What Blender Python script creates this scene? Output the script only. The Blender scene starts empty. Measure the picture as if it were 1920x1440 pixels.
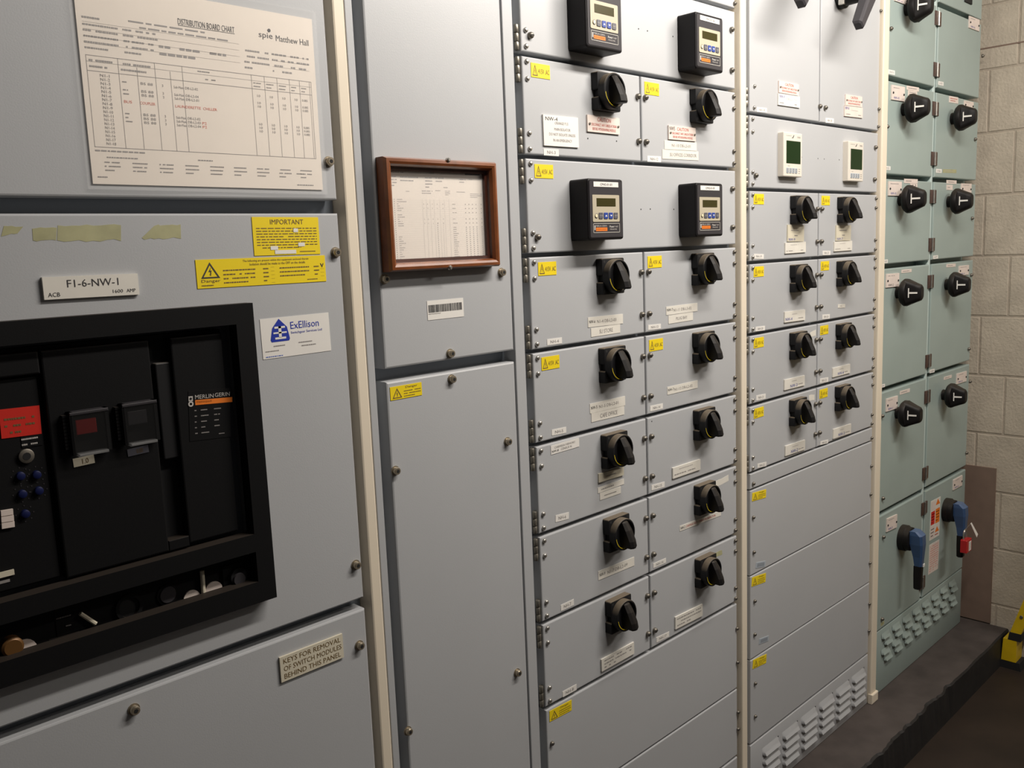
import bpy, bmesh, math, random
from mathutils import Matrix, Vector
random.seed(7)
S = bpy.context.scene
COL = S.collection

# ------------------------------------------------------------------ camera
F_PX, DIST, EYE = 1678.917, 1.07, 1.49        # focal length (px of 1920), distance to the board, eye height
RR = Vector((0.70994773, -0.70309659, -0.04036601))   # camera right
RD = Vector((-0.13202462, -0.07657196, -0.98828449))  # camera down
RF = Vector((0.69176855, 0.70695963, -0.14718815))    # camera forward
cam_d = bpy.data.cameras.new('camera'); cam = bpy.data.objects.new('camera', cam_d); COL.objects.link(cam)
cam_d.sensor_width = 36.0; cam_d.lens = F_PX / 1920 * 36.0; cam_d.clip_start = 0.05
m = Matrix.Identity(4)
for i in range(3):
    m[i][0] = RR[i]; m[i][1] = -RD[i]; m[i][2] = -RF[i]
m[0][3], m[1][3], m[2][3] = 0.0, -DIST, EYE
cam.matrix_world = m
S.camera = cam
S.view_settings.view_transform = 'Standard'; S.view_settings.look = 'None'
S.view_settings.exposure = 0.26; S.view_settings.gamma = 1.0; S.view_settings.use_curve_mapping = False

# ------------------------------------------------------------------ light
w = bpy.data.worlds.new('world'); S.world = w; w.use_nodes = True
w.node_tree.nodes['Background'].inputs[0].default_value = (1.0, 0.93, 0.88, 1)
w.node_tree.nodes['Background'].inputs[1].default_value = 0.03
def tube(name, x, y, z, lx, ly, power, tilt, col=(1.0, 0.93, 0.85)):
    """fluorescent ceiling batten, its open side tilted towards the board"""
    d = bpy.data.lights.new(name, 'AREA'); d.shape = 'RECTANGLE'; d.size = lx; d.size_y = ly
    d.energy = power; d.color = col
    o = bpy.data.objects.new(name, d); COL.objects.link(o); o.location = (x, y, z + EYE); o.rotation_euler = (tilt, 0, 0)
    return o
tube('ceiling_tube', 1.62, -0.86, 1.02, 1.5, 0.10, 30, 0.9)
tube('ceiling_tube', 3.0, -1.8, 1.2, 1.2, 0.10, 22, 0.6)

# ------------------------------------------------------------------ materials
MATS = {}
def mat(name, col, rough=0.5, metal=0.0, noise=0.0, nscale=8.0, bump=0.0, bscale=400.0, dust=0.0, dust_col=(.30, .24, .17), spec=0.5, coat=0.0, trans=0.0, alpha=1.0):
    M = bpy.data.materials.new(name); M.use_nodes = True; nt = M.node_tree; N = nt.nodes; L = nt.links
    b = N['Principled BSDF']
    b.inputs['Roughness'].default_value = rough; b.inputs['Metallic'].default_value = metal
    b.inputs['Specular IOR Level'].default_value = spec; b.inputs['Coat Weight'].default_value = coat
    b.inputs['Transmission Weight'].default_value = trans; b.inputs['Alpha'].default_value = alpha
    b.inputs['Base Color'].default_value = (*col, 1)
    src = None
    tc = N.new('ShaderNodeTexCoord')
    if noise > 0:
        n = N.new('ShaderNodeTexNoise'); n.inputs['Scale'].default_value = nscale; n.inputs['Detail'].default_value = 5
        L.new(tc.outputs['Object'], n.inputs['Vector'])
        r = N.new('ShaderNodeMapRange'); r.inputs[1].default_value = .3; r.inputs[2].default_value = .7
        r.inputs[3].default_value = 1 - noise; r.inputs[4].default_value = 1 + noise
        L.new(n.outputs['Fac'], r.inputs[0])
        mx = N.new('ShaderNodeVectorMath'); mx.operation = 'SCALE'; mx.inputs[0].default_value = col
        L.new(r.outputs[0], mx.inputs['Scale']); src = mx.outputs[0]
        L.new(src, b.inputs['Base Color'])
    if dust > 0:                                # settled dust on faces that look up
        g = N.new('ShaderNodeNewGeometry'); sx = N.new('ShaderNodeSeparateXYZ'); L.new(g.outputs['Normal'], sx.inputs[0])
        n2 = N.new('ShaderNodeTexNoise'); n2.inputs['Scale'].default_value = 60; L.new(tc.outputs['Object'], n2.inputs['Vector'])
        ad = N.new('ShaderNodeMath'); ad.operation = 'MULTIPLY_ADD'; ad.inputs[1].default_value = .5; ad.inputs[2].default_value = -.25
        L.new(n2.outputs['Fac'], ad.inputs[0])
        a2 = N.new('ShaderNodeMath'); a2.operation = 'ADD'; L.new(sx.outputs[2], a2.inputs[0]); L.new(ad.outputs[0], a2.inputs[1])
        r2 = N.new('ShaderNodeMapRange'); r2.inputs[1].default_value = .25; r2.inputs[2].default_value = .9; r2.inputs[4].default_value = dust
        L.new(a2.outputs[0], r2.inputs[0])
        mc = N.new('ShaderNodeMix'); mc.data_type = 'RGBA'; mc.inputs['A'].default_value = (*col, 1); mc.inputs['B'].default_value = (*dust_col, 1)
        if src: L.new(src, mc.inputs['A'])
        L.new(r2.outputs[0], mc.inputs['Factor']); L.new(mc.outputs['Result'], b.inputs['Base Color'])
    if bump > 0:
        n3 = N.new('ShaderNodeTexNoise'); n3.inputs['Scale'].default_value = bscale; n3.inputs['Detail'].default_value = 3
        L.new(tc.outputs['Object'], n3.inputs['Vector'])
        bp = N.new('ShaderNodeBump'); bp.inputs['Strength'].default_value = bump; bp.inputs['Distance'].default_value = .002
        L.new(n3.outputs['Fac'], bp.inputs['Height']); L.new(bp.outputs[0], b.inputs['Normal'])
    MATS[name] = M
    return M
mat('grey_paint', (.455, .465, .478), .38, noise=.025, nscale=3, bump=.05, bscale=500)
mat('frame_paint', (.26, .29, .33), .45, noise=.04, nscale=5)
mat('cream_paint', (.80, .71, .57), .4, noise=.02, nscale=4)
mat('green_paint', (.325, .395, .372), .38, noise=.06, nscale=4, bump=.05, bscale=500)
mat('green_frame', (.20, .30, .29), .45, noise=.05)
mat('lit_edge_green', (.50, .60, .58), .4)  # green paint lightened, with the light on the door edges in its colour
mat('black_plastic', (.013, .013, .014), .5, bump=.05, bscale=900, dust=.5, spec=.2)
mat('knob_black', (.009, .008, .008), .5, dust=.08, spec=.2)
mat('breaker_black', (.008, .008, .0085), .55, bump=.05, bscale=700, dust=.16, dust_col=(.16, .12, .09), spec=.14)  # dust tint also paints in the light caught by the bezel's upward edges
mat('deep_black', (.003, .003, .004), .7)
mat('charcoal', (.042, .039, .043), .45, bump=.05, bscale=900, spec=.25)
mat('lever_grey', (.016, .016, .017), .5, spec=.2, dust=.5, dust_col=(.2, .18, .16))
mat('meter_black', (.009, .008, .009), .45, spec=.18)
mat('dark_hole', (.01, .01, .01), .8)
mat('steel', (.50, .48, .44), .35, metal=.9, noise=.15, nscale=90)
mat('dark_steel', (.22, .20, .17), .45, metal=.8, noise=.2, nscale=120)
mat('bolt_steel', (.42, .36, .27), .32, metal=.75, noise=.15, nscale=90)
mat('hinge_steel', (.27, .25, .21), .4, metal=.7, noise=.25, nscale=150)
mat('hinge_brown', (.10, .06, .05), .4, metal=.4, noise=.3, nscale=150)
mat('yellow', (.87, .66, .012), .45)
mat('yellow_residue', (.62, .60, .33), .6, noise=.12, nscale=40, alpha=.6)
mat('white', (.80, .775, .73), .45, noise=.02, nscale=30)
mat('tape', (.74, .71, .64), .5, noise=.03, nscale=40)
mat('ivory', (.66, .61, .48), .45, noise=.04, nscale=40)
mat('pink_plate', (.74, .64, .58), .45, noise=.05, nscale=40)
mat('paper', (.83, .75, .66), .6, noise=.025, nscale=9, bump=.25, bscale=14)
mat('ink', (.035, .033, .035), .6)
mat('grey_ink', (.28, .26, .25), .6)
mat('pale_ink', (.50, .47, .44), .6)
mat('brown_ink', (.16, .10, .035), .6)
mat('red_ink', (.50, .075, .05), .6)
mat('red_pen', (.72, .22, .16), .6)
mat('blue_ink', (.03, .04, .30), .6)
mat('logo_blue', (.012, .035, .36), .5)
mat('cyan_blue', (.05, .12, .5), .5)
mat('orange', (.80, .20, .02), .5)
mat('dial_blue', (.008, .012, .06), .45, spec=.2)
mat('meter_beige', (.47, .42, .31), .45)
mat('lcd', (.045, .04, .012), .2, spec=.2)
mat('lcd_green', (.005, .024, .004), .2, spec=.2)
mat('button_grey', (.10, .10, .12), .4)
mat('button_blue', (.025, .06, .30), .4)
mat('led', (.80, .72, .48), .3)
mat('ctrl_white', (.70, .65, .57), .45)
mat('ctrl_button', (.42, .47, .52), .4)
mat('wood', (.20, .062, .020), .3, noise=.22, nscale=40, coat=.2)
mat('wood_dark', (.06, .016, .008), .4, noise=.25, nscale=40)
mat('red_tape', (.62, .028, .018), .4)
mat('red_lens', (.30, .02, .018), .12)
mat('clear', (.95, .95, .95), .08, alpha=.13)
mat('sleeve', (.95, .95, .95), .10, alpha=.10, bump=.2, bscale=10)
mat('smoke', (.03, .03, .03), .15, alpha=.30, spec=.3)
mat('brass', (.16, .075, .02), .45, metal=.3)
mat('blue_handle', (.035, .075, .17), .35, dust=.25, dust_col=(.25, .33, .5))
mat('padlock_red', (.42, .014, .016), .35)
mat('block_paint', (.53, .46, .37), .75, noise=.10, nscale=14, bump=.9, bscale=110)
mat('mortar', (.45, .385, .31), .85, noise=.12, nscale=30, bump=.8, bscale=120)
mat('hardboard', (.22, .15, .115), .7, noise=.08, nscale=20)
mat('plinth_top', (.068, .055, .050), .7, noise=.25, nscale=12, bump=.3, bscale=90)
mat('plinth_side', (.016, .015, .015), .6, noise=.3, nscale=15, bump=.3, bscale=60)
mat('floor_brown', (.026, .017, .012), .55, noise=.25, nscale=7, bump=.2, bscale=60)
mat('ladder_yellow', (.70, .47, .01), .4, noise=.08, nscale=20)
mat('rubber', (.012, .012, .012), .8)

# ------------------------------------------------------------------ geometry helpers; plane coordinates (x along board, z up from eye, h out of the board)
VIEWS = dict(p=(0, 0, 1), A=(0, 0, .36458), B=(0, 380, .36458), C=(0, 905, .375), D=(640, 0, 1/3), E=(640, 480, 1/3), F=(640, 960, 1/3),
    a=(960, 0, .22917), b=(960, 290, .25), c=(960, 630, .25), d=(960, 960, 1/3), e=(1380, 0, .24306), f=(1380, 330, .24306), g=(1380, 660, .24306), i=(1380, 1000, .3055),
    r=(1620, 0, .24311), s=(1620, 320, .24311), t=(1620, 640, .24311), u=(1580, 900, .375), v=(1610, 880, .2222),
    K=(0, 560, .22222), L=(100, 640, .17364), M=(0, 860, .18062), N=(0, 1090, .13542), O=(200, 1000, .17708), P=(330, 680, .125), Q=(700, 280, .16667))
def at(v, x, y, h=0.0):
    """where the sight line through a point of the photograph meets the plane h in front of the board"""
    ox, oy, s = VIEWS[v]; px, py = ox + x * s, oy + y * s
    d = RR * ((px - 960) / F_PX) + RD * ((py - 720) / F_PX) + RF
    t = (DIST - h) / d.y
    return (d.x * t, d.z * t)
TXT = {}
def text_shape(body):
    if body not in TXT:
        cu = bpy.data.curves.new('t', 'FONT'); cu.body = body; cu.resolution_u = 2
        ob = bpy.data.objects.new('t', cu)
        me = ob.to_mesh()
        vs = [v.co.copy() for v in me.vertices]; fs = [tuple(p.vertices) for p in me.polygons]
        ob.to_mesh_clear(); bpy.data.objects.remove(ob); bpy.data.curves.remove(cu)
        x0 = min(v.x for v in vs); x1 = max(v.x for v in vs); y0 = min(v.y for v in vs); y1 = max(v.y for v in vs)
        TXT[body] = ([((v.x - x0) / (x1 - x0), (v.y - y0) / max(1e-6, y1 - y0)) for v in vs], fs)
    return TXT[body]
def rr(x0, x1, z0, z1, r=0.0, n=3):
    """rounded rectangle outline"""
    if r <= 0: return [(x0, z0), (x1, z0), (x1, z1), (x0, z1)]
    out = []
    for cx, cz, a0 in ((x0 + r, z0 + r, 180), (x1 - r, z0 + r, 270), (x1 - r, z1 - r, 0), (x0 + r, z1 - r, 90)):
        for k in range(n + 1):
            a = math.radians(a0 + 90 * k / n); out.append((cx + r * math.cos(a), cz + r * math.sin(a)))
    return out
class MB:
    """collects shapes for ONE mesh; o = (x, z) of its origin in plane coordinates"""
    def __init__(s, o=(0, 0, 0), world=False):
        s.v = []; s.f = []; s.m = []; s.ms = []; s.sm = []; s.o = o; s.hs = 1.0
    def mi(s, name):
        if name not in s.ms: s.ms.append(name)
        return s.ms.index(name)
    def P(s, x, z, h):
        s.v.append((x - s.o[0], -h * s.hs - (s.o[2] if len(s.o) > 2 else 0), z - s.o[1])); return len(s.v) - 1
    def face(s, idx, m, smooth=False):
        s.f.append(tuple(idx)); s.m.append(s.mi(m)); s.sm.append(smooth)
    def layers(s, rings, m, cap0=True, cap1=True, smooth=False, mcap=None):
        ids = [[s.P(*p) for p in ring] for ring in rings]; n = len(ids[0])
        for a, b in zip(ids, ids[1:]):
            for k in range(n): s.face((a[k], a[(k + 1) % n], b[(k + 1) % n], b[k]), m, smooth)
        if cap0: s.face(ids[0][::-1], m)
        if cap1: s.face(ids[-1], mcap or m)
        return s
    def plate(s, x0, x1, z0, z1, h0, h1, m, c=0.0, r=0.0, mcap=None):
        """box standing out of the board from h0 to h1, front edges chamfered by c, corners rounded by r"""
        rings = [[(x, z, h0) for x, z in rr(x0, x1, z0, z1, r)]]
        if c > 0:
            rings.append([(x, z, h1 - c) for x, z in rr(x0, x1, z0, z1, r)])
            rings.append([(x, z, h1 - .3 * c) for x, z in rr(x0 + .3 * c, x1 - .3 * c, z0 + .3 * c, z1 - .3 * c, max(r - .3 * c, 1e-5 if r > 0 else 0))])
            rings.append([(x, z, h1) for x, z in rr(x0 + c, x1 - c, z0 + c, z1 - c, max(r - c, 1e-5 if r > 0 else 0))])
        else: rings.append([(x, z, h1) for x, z in rr(x0, x1, z0, z1, r)])
        return s.layers(rings, m, mcap=mcap)
    def prism(s, pts, h0, h1, m):
        return s.layers([[(x, z, h0) for x, z in pts], [(x, z, h1) for x, z in pts]], m)
    def lathe(s, cx, cz, prof, m, n=24, smooth=True, cap0=True, cap1=True):
        """profile of (h, r) turned about an axis square to the board"""
        rings = [[(cx + r * math.cos(2 * math.pi * k / n), cz + r * math.sin(2 * math.pi * k / n), h) for k in range(n)] for h, r in prof]
        return s.layers(rings, m, cap0=cap0, cap1=cap1, smooth=smooth)
    def vlathe(s, cx, h, prof, m, n=10):
        """profile of (z, r) turned about a vertical axis"""
        rings = [[(cx + r * math.cos(2 * math.pi * k / n), z, h + r * math.sin(2 * math.pi * k / n)) for k in range(n)] for z, r in prof]
        return s.layers(rings, m, smooth=True)
    def tube(s, pts, r, m, n=8, closed=False):
        rings = []
        N = len(pts)
        for k, p in enumerate(pts):
            p = Vector(p); a = Vector(pts[(k - 1) % N] if (closed or k) else pts[0]); b = Vector(pts[(k + 1) % N] if (closed or k < N - 1) else pts[-1])
            t = (b - a).normalized(); u = t.cross(Vector((.31, .2, .93))).normalized(); v = t.cross(u)
            rings.append([tuple(p + (u * math.cos(2 * math.pi * j / n) + v * math.sin(2 * math.pi * j / n)) * r) for j in range(n)])
        if closed: rings.append(rings[0])
        return s.layers(rings, m, cap0=not closed, cap1=not closed, smooth=True)
    def flat(s, pts, h, m):
        s.face([s.P(x, z, h) for x, z in pts], m); return s
    def build(s, name, parent=None, loc=(0, 0, 0)):
        me = bpy.data.meshes.new(name); me.from_pydata(s.v, [], s.f)
        for n in s.ms: me.materials.append(MATS[n])
        me.polygons.foreach_set('material_index', s.m); me.polygons.foreach_set('use_smooth', s.sm)
        me.update()
        bm = bmesh.new(); bm.from_mesh(me); bmesh.ops.recalc_face_normals(bm, faces=bm.faces)
        bm.to_mesh(me); bm.free()
        if any(s.sm):
            try: me.set_sharp_from_angle(angle=math.radians(38))
            except Exception: pass
        ob = bpy.data.objects.new(name, me); COL.objects.link(ob)
        if parent is not None: ob.parent = parent
        ob.location = loc
        return ob
def rect_uv(q):
    """turn four measured corners (TL, TR, BR, BL in plane coordinates) into a true rectangle: origin, u vector, v vector (down)"""
    tl, tr, br, bl = [Vector(p) for p in q]
    u = ((tr - tl) + (br - bl)) / 2; d = ((bl - tl) + (br - tr)) / 2; c = (tl + tr + br + bl) / 4
    perp = Vector((u.y, -u.x)).normalized()
    v = perp * d.length * (1 if perp.dot(d) > 0 else -1)
    return c - u / 2 - v / 2, u, v
def items_on(mb, o, u, v, h, items):
    """lettering and marks on a label; u and v run 0..1 right and down"""
    def q(a, b): p = o + u * a + v * b; return (p.x, p.y)
    rnd = random.Random(len(items) * 31 + int(o.x * 1000))
    hh = h + .00025
    for it in items:
        k = it[0]
        if k == 't':
            _, body, u0, v0, u1, v1, mm = it
            vs, fs = text_shape(body); ids = []
            for a, b in vs:
                x, z = q(u0 + (u1 - u0) * a, v1 + (v0 - v1) * b); ids.append(mb.P(x, z, hh))
            for f_ in fs: mb.face([ids[j] for j in f_], mm)
        elif k == 'r':
            _, u0, v0, u1, v1, mm = it[:6]
            mb.flat([q(u0, v1), q(u1, v1), q(u1, v0), q(u0, v0)], hh + (it[6] if len(it) > 6 else 0), mm)
        elif k == 'g':                              # rows of print too small to read
            _, rows, u0, v0, u1, v1, mm = it[:7]
            fill = it[7] if len(it) > 7 else .97
            dv = (v1 - v0) / rows
            for r_ in range(rows):
                a = u0
                end = u1 if r_ < rows - 1 else u0 + (u1 - u0) * (.5 + .4 * rnd.random())
                step = (u1 - u0)
                while a < end - .01:
                    b = min(end, a + step * (.03 + .07 * rnd.random()))
                    if rnd.random() < fill: mb.flat([q(a, v0 + dv * (r_ + .62)), q(b, v0 + dv * (r_ + .62)), q(b, v0 + dv * (r_ + .32)), q(a, v0 + dv * (r_ + .32))], hh, mm)
                    a = b + step * .018
        elif k == 'c':                              # round dot; radius in metres
            _, a, b, rad, mm = it
            p = o + u * a + v * b
            mb.flat([(p.x + rad * math.cos(2 * math.pi * j / 12), p.y + rad * math.sin(2 * math.pi * j / 12)) for j in range(12)], hh + .0002, mm)
        elif k == 's':                              # small screw head
            _, a, b, rad, mm = it
            p = o + u * a + v * b
            mb.lathe(p.x, p.y, [(h, rad), (h + .0015, rad), (h + .002, rad * .7)], mm, n=10)
        elif k == 'poly':
            mb.flat([q(a, b) for a, b in it[1]], hh + (it[3] if len(it) > 3 else 0), it[2])
        elif k == 'tri':                            # warning triangle with lightning flash, in box u0,v0,u1,v1
            _, u0, v0, u1, v1, mm = it
            T = [Vector((.5, 0)), Vector((1, 1)), Vector((0, 1))]; c = sum(T, Vector((0, 0))) / 3
            I = [c + (t - c) * .74 for t in T]
            f_ = lambda p: q(u0 + (u1 - u0) * p[0], v0 + (v1 - v0) * p[1])
            for j in range(3): mb.flat([f_(T[j]), f_(T[(j + 1) % 3]), f_(I[(j + 1) % 3]), f_(I[j])], hh, mm)
            mb.flat([f_(p) for p in ((.55, .30), (.40, .60), (.50, .60), (.50, .66), (.60, .52), (.50, .52))], hh, mm)
            mb.flat([f_(p) for p in ((.50, .62), (.56, .62), (.52, .86), (.44, .74), (.49, .76))], hh, mm)
def tag(o, label, cat, group=None):
    o['label'] = label; o['category'] = cat
    if group: o['group'] = group
    return o
class Thing:
    """an Empty at a thing's base that parents its parts"""
    def __init__(s, name, label, cat, x, z, group=None, y=0.0):
        s.e = bpy.data.objects.new(name, None); COL.objects.link(s.e)
        s.e.empty_display_size = .03
        s.x, s.z, s.y = x, z, y; s.e.location = (x, y, z + EYE); tag(s.e, label, cat, group)
    def mb(s): return MB((s.x, s.z, s.y))
    def part(s, name, mb, parent=None, label=None):
        o = mb.build(name, parent if parent is not None else s.e)
        if label: o['label'] = label
        return o
    def put(s, key, x, z, h=0.0, parent=None):
        """a further copy of a part (with its sub-parts) at plane position x, z"""
        src = PROTO[key]; o = src.copy(); COL.objects.link(o); o.parent = s.e; o.location = (x - s.x, -h - s.y, z - s.z)
        for ch in PKIDS.get(key, []):
            c = ch.copy(); COL.objects.link(c); c.parent = o; c.location = ch.location
        return o
    def label(s, name, vq, items=(), m='tape', th=.0008, h=0.0, parent=None, lab=None):
        v, pts = vq[0], vq[1:]
        q = [at(v, pts[k], pts[k + 1], h) for k in (0, 2, 4, 6)]
        o, u, vv = rect_uv(q)
        return s.label_uv(name, o, u, vv, items, m, th, h, parent, lab)
    def label_uv(s, name, o, u, vv, items=(), m='tape', th=.0008, h=0.0, parent=None, lab=None):
        b = s.mb()
        P = [o + vv, o + u + vv, o + u, o]
        b.layers([[(p.x, p.y, h) for p in P], [(p.x, p.y, h + th) for p in P]], m)
        items_on(b, o, u, vv, h + th, items)
        return s.part(name, b, parent, lab)
    def label_box(s, name, x0, x1, z0, z1, items=(), m='tape', th=.0008, h=0.0, parent=None, lab=None):
        return s.label_uv(name, Vector((x0, z1)), Vector((x1 - x0, 0)), Vector((0, z0 - z1)), items, m, th, h, parent, lab)
def structure(o, label=None, cat=None):
    o['kind'] = 'structure'
    if label: o['label'] = label
    if cat: o['category'] = cat
    return o

# ------------------------------------------------------------------ repeated small parts (prototypes are taken out of the scene again at the end)
PROTO = {}; PKIDS = {}
def proto(key, name, mb, kids=()):
    o = mb.build(name); PROTO[key] = o; COL.objects.unlink(o)
    PKIDS[key] = []
    for kn, kmb, lab in kids:
        c = kmb.build(kn); COL.objects.unlink(c); PKIDS[key].append(c)
        if lab: c['label'] = lab
    return o
def pan_screw(r, hgt, m, slot=True):
    b = MB(); b.lathe(0, 0, [(0, r), (hgt * .55, r), (hgt * .85, r * .8), (hgt, r * .5)], m, n=14)
    if slot: b.plate(-r * .62, r * .62, -r * .16, r * .16, hgt * .9, hgt + .0002, 'dark_hole')
    return b
proto('rivet', 'hinge_screw', pan_screw(.0042, .0042, 'steel', False))
proto('lock', 'lock_screw', pan_screw(.0055, .0075, 'dark_steel'))
proto('edge', 'edge_screw', pan_screw(.0042, .0055, 'dark_steel'))
b = MB(); b.lathe(0, 0, [(0, .0075), (.0012, .0075), (.0013, .0058), (.0065, .0058), (.0078, .0048)], 'bolt_steel', n=16)
b.lathe(0, 0, [(.0078, .0028), (.0081, .0028)], 'dark_hole', n=6)
proto('bolt', 'cover_bolt', b)
def hinge_mb(L, m='hinge_steel', r=.0042):
    b = MB()
    n = 3
    for k in range(n):
        z0, z1 = -L / 2 + L * k / n + .0005, -L / 2 + L * (k + 1) / n - .0005
        b.vlathe(0, -.0052, [(z0, r * .9), (z0 + .0006, r), (z1 - .0006, r), (z1, r * .9)], m, n=10)
    b.plate(.0005, .0042, -L / 2, L / 2, -.0095, -.0078, m)
    return b
proto('hinge', 'hinge', hinge_mb(.041))
# rotary switch: square base with a side notch, dial ring with yellow arc, wedge-shaped grip
def rotary(sc=1.0, arc=True):
    W = .0320 * sc; Hh = .033 * sc
    b = MB(); b.hs = .82
    b.plate(-W, W, .002, Hh, 0, .0185, 'black_plastic', c=.0015, r=.003)
    b.plate(-W, W, -Hh, -.010, 0, .0185, 'black_plastic', c=.0015, r=.003)
    b.plate(-W + .007, W - .007, -.0102, .0022, 0, .0180, 'black_plastic')
    for sx, sz in ((-1, 1), (1, 1), (-1, -1), (1, -1)): b.lathe(sx * W * .8, sz * Hh * .82, [(.0185, .0028), (.0187, .0026)], 'dark_hole', n=8)
    ring = MB(); ring.hs = .82
    R0 = .0312 * sc
    ring.lathe(0, 0, [(.018, R0), (.034, R0), (.0355, R0 - .0012), (.0355, R0 - .0035), (.030, R0 - .005), (.027, .012), (.027, .001)], 'black_plastic', n=36, cap1=False)
    pts = []
    for k in range(17):
        a = math.radians(188 + 84 * k / 16); pts.append(((R0 - .0038) * math.cos(a), (R0 - .0038) * math.sin(a), .0345))
    if arc: ring.tube(pts, .0011, 'yellow', n=6)
    ring.lathe(.002, -.0225 * sc, [(.030, .0055), (.0375, .0050), (.039, .0035)], 'charcoal', n=14)
    k_ = MB(); k_.hs = .82
    def sect(z, wd, h0, h1, t): return [(-wd, z, h0), (wd, z, h0), (wd, z, h1 - .004), (t, z, h1), (-t, z, h1), (-wd, z, h1 - .004)]
    k_.layers([sect(.0265 * sc, .006, .027, .036, .0035), sect(.024 * sc, .0085, .027, .0395, .0036), sect(.010 * sc, .0098, .027, .0500, .0032),
               sect(-.010 * sc, .0098, .027, .0610, .0030), sect(-.0205 * sc, .0094, .027, .0640, .0028), sect(-.0235 * sc, .0085, .034, .0625, .0030)], 'knob_black')
    return b, [('dial_ring', ring, None), ('grip', k_, None)]
b_, kids = rotary(); proto('rotary', 'rotary_switch', b_, kids)
b_, kids = rotary(.93); proto('rotary_small', 'rotary_switch', b_, kids)
# tapering black knob with a white T mark (green board)
b = MB(); b.hs = .82
b.lathe(0, 0, [(0, .0175), (.017, .0175), (.018, .0165)], 'knob_black', n=20)
b.lathe(0, 0, [(.0165, .026), (.020, .034), (.028, .0395), (.036, .0395), (.042, .037)], 'knob_black', n=32)
def ksec(h, zt, zb, wd): return [(x, z, h) for x, z in rr(-wd, wd, zb, zt, min(wd, .012) * .95, 4)]
b.layers([ksec(.036, .038, -.038, .0250), ksec(.050, .0335, -.0335, .0205), ksec(.068, .027, -.0275, .0175), ksec(.082, .0225, -.0230, .0150), ksec(.087, .018, -.0185, .011)], 'knob_black', smooth=True)
km = MB(); km.hs = .82
def kq(pts): km.face([km.P(*p) for p in pts], 'white')
def xs(h): return -(.0250 + (.0150 - .0250) * (h - .036) / (.082 - .036)) - .0011
kq([(xs(.049), -.0135, .049), (xs(.0525), -.0135, .0525), (xs(.0525), .0135, .0525), (xs(.049), .0135, .049)])
kq([(xs(.0525), -.0025, .0525), (xs(.078), -.0022, .078), (xs(.078), .0022, .078), (xs(.0525), .0025, .0525)])
proto('knob', 'rotary_knob', b, [('pointer_mark', km, 'white T-shaped mark')])
b = MB(); b.plate(-.0220, -.0036, -.020, .020, 0, .0035, 'hinge_brown', c=.001); b.vlathe(-.0001, .004, [(-.020, .0034), (.020, .0034)], 'steel', n=10)
proto('ghinge', 'hinge', b)
b = MB(); b.plate(.0037, .0220, -.020, .020, 0, .0035, 'hinge_brown', c=.001); proto('gleaf', 'hinge_leaf', b)

# ------------------------------------------------------------------ setting
FL = -1.49; WX = 3.30; PZ = -1.378; PF = .142
def box(b, x0, x1, z0, z1, h0, h1, m): b.plate(x0, x1, z0, z1, h0, h1, m); return b
b = MB((0, -EYE)); box(b, -1.2, WX + .2, FL - .08, FL, -1.0, 2.6, 'floor_brown'); structure(b.build('floor'), 'dark brown floor', 'floor')
b = MB((0, -EYE))
ys = [-.60, 2.4]                                        # extent along h
b.plate(WX + .0022, WX + .20, FL, 1.26, ys[0], ys[1], 'mortar')
b.plate(WX - .0004, WX + .01, .594, .599, ys[0], ys[1], 'hardboard')
zl = [.120 + .2036 * k for k in range(-9, 8)]
for k, z in enumerate(zl):
    off = .095 if k % 2 else .010
    j = off - .43 * 3
    while j < ys[1]:
        a, c = max(ys[0], j + .003), min(ys[1], j + .43 - .003)
        z0, z1 = max(FL, z + .0035), min(1.26, z + .2036 - .0035)
        if c - a > .02 and z1 - z0 > .02:
            e = .0016
            A_ = [(WX + .012, z0, a), (WX + .012, z1, a), (WX + .012, z1, c), (WX + .012, z0, c)]
            B_ = [(WX + e, z0, a), (WX + e, z1, a), (WX + e, z1, c), (WX + e, z0, c)]
            C_ = [(WX, z0 + e, a + e), (WX, z1 - e, a + e), (WX, z1 - e, c - e), (WX, z0 + e, c - e)]
            b.layers([A_, B_, C_], 'block_paint', cap0=False)
        j += .43
structure(b.build('wall_right'), 'cream painted concrete block wall', 'wall')
b = MB((0, -EYE)); b.plate(-1.2, WX + .2, FL, 1.26, -.80, -.60, 'block_paint'); structure(b.build('wall_back'), 'block wall behind the switchboard', 'wall')
# concrete plinth: worn irregular top edge
b = MB((0, -EYE))
n = 240; x0, x1 = -.6, WX - .012
ring = []
for k in range(n + 1):
    x = x0 + (x1 - x0) * k / n
    wear = .0012 * math.sin(x * 31) + random.uniform(-.0008, .0008)
    if 1.95 < x < 2.75: wear += -.005 + .003 * math.sin(x * 9) * math.sin(x * 37) + random.uniform(-.0035, .0035)
    ring.append((x, wear))
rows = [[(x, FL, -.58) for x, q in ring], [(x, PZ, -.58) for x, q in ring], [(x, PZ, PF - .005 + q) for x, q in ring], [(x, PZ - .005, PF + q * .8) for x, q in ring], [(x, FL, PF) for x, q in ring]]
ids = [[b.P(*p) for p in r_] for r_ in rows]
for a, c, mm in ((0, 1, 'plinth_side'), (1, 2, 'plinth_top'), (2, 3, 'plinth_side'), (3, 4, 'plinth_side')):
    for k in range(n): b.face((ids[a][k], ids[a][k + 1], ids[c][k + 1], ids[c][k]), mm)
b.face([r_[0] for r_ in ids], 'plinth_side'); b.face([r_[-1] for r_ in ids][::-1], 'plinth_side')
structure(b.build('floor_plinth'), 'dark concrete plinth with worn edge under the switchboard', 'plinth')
ob = MB((WX, PZ, 0)); ob.plate(WX - .008, WX - .0005, PZ + .002, -.813, -.45, .080, 'hardboard')
tag(ob.build('board_sheet', None, (WX, 0, PZ + EYE)), 'brown hardboard sheet standing against the block wall behind the green cabinet', 'board')

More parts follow.
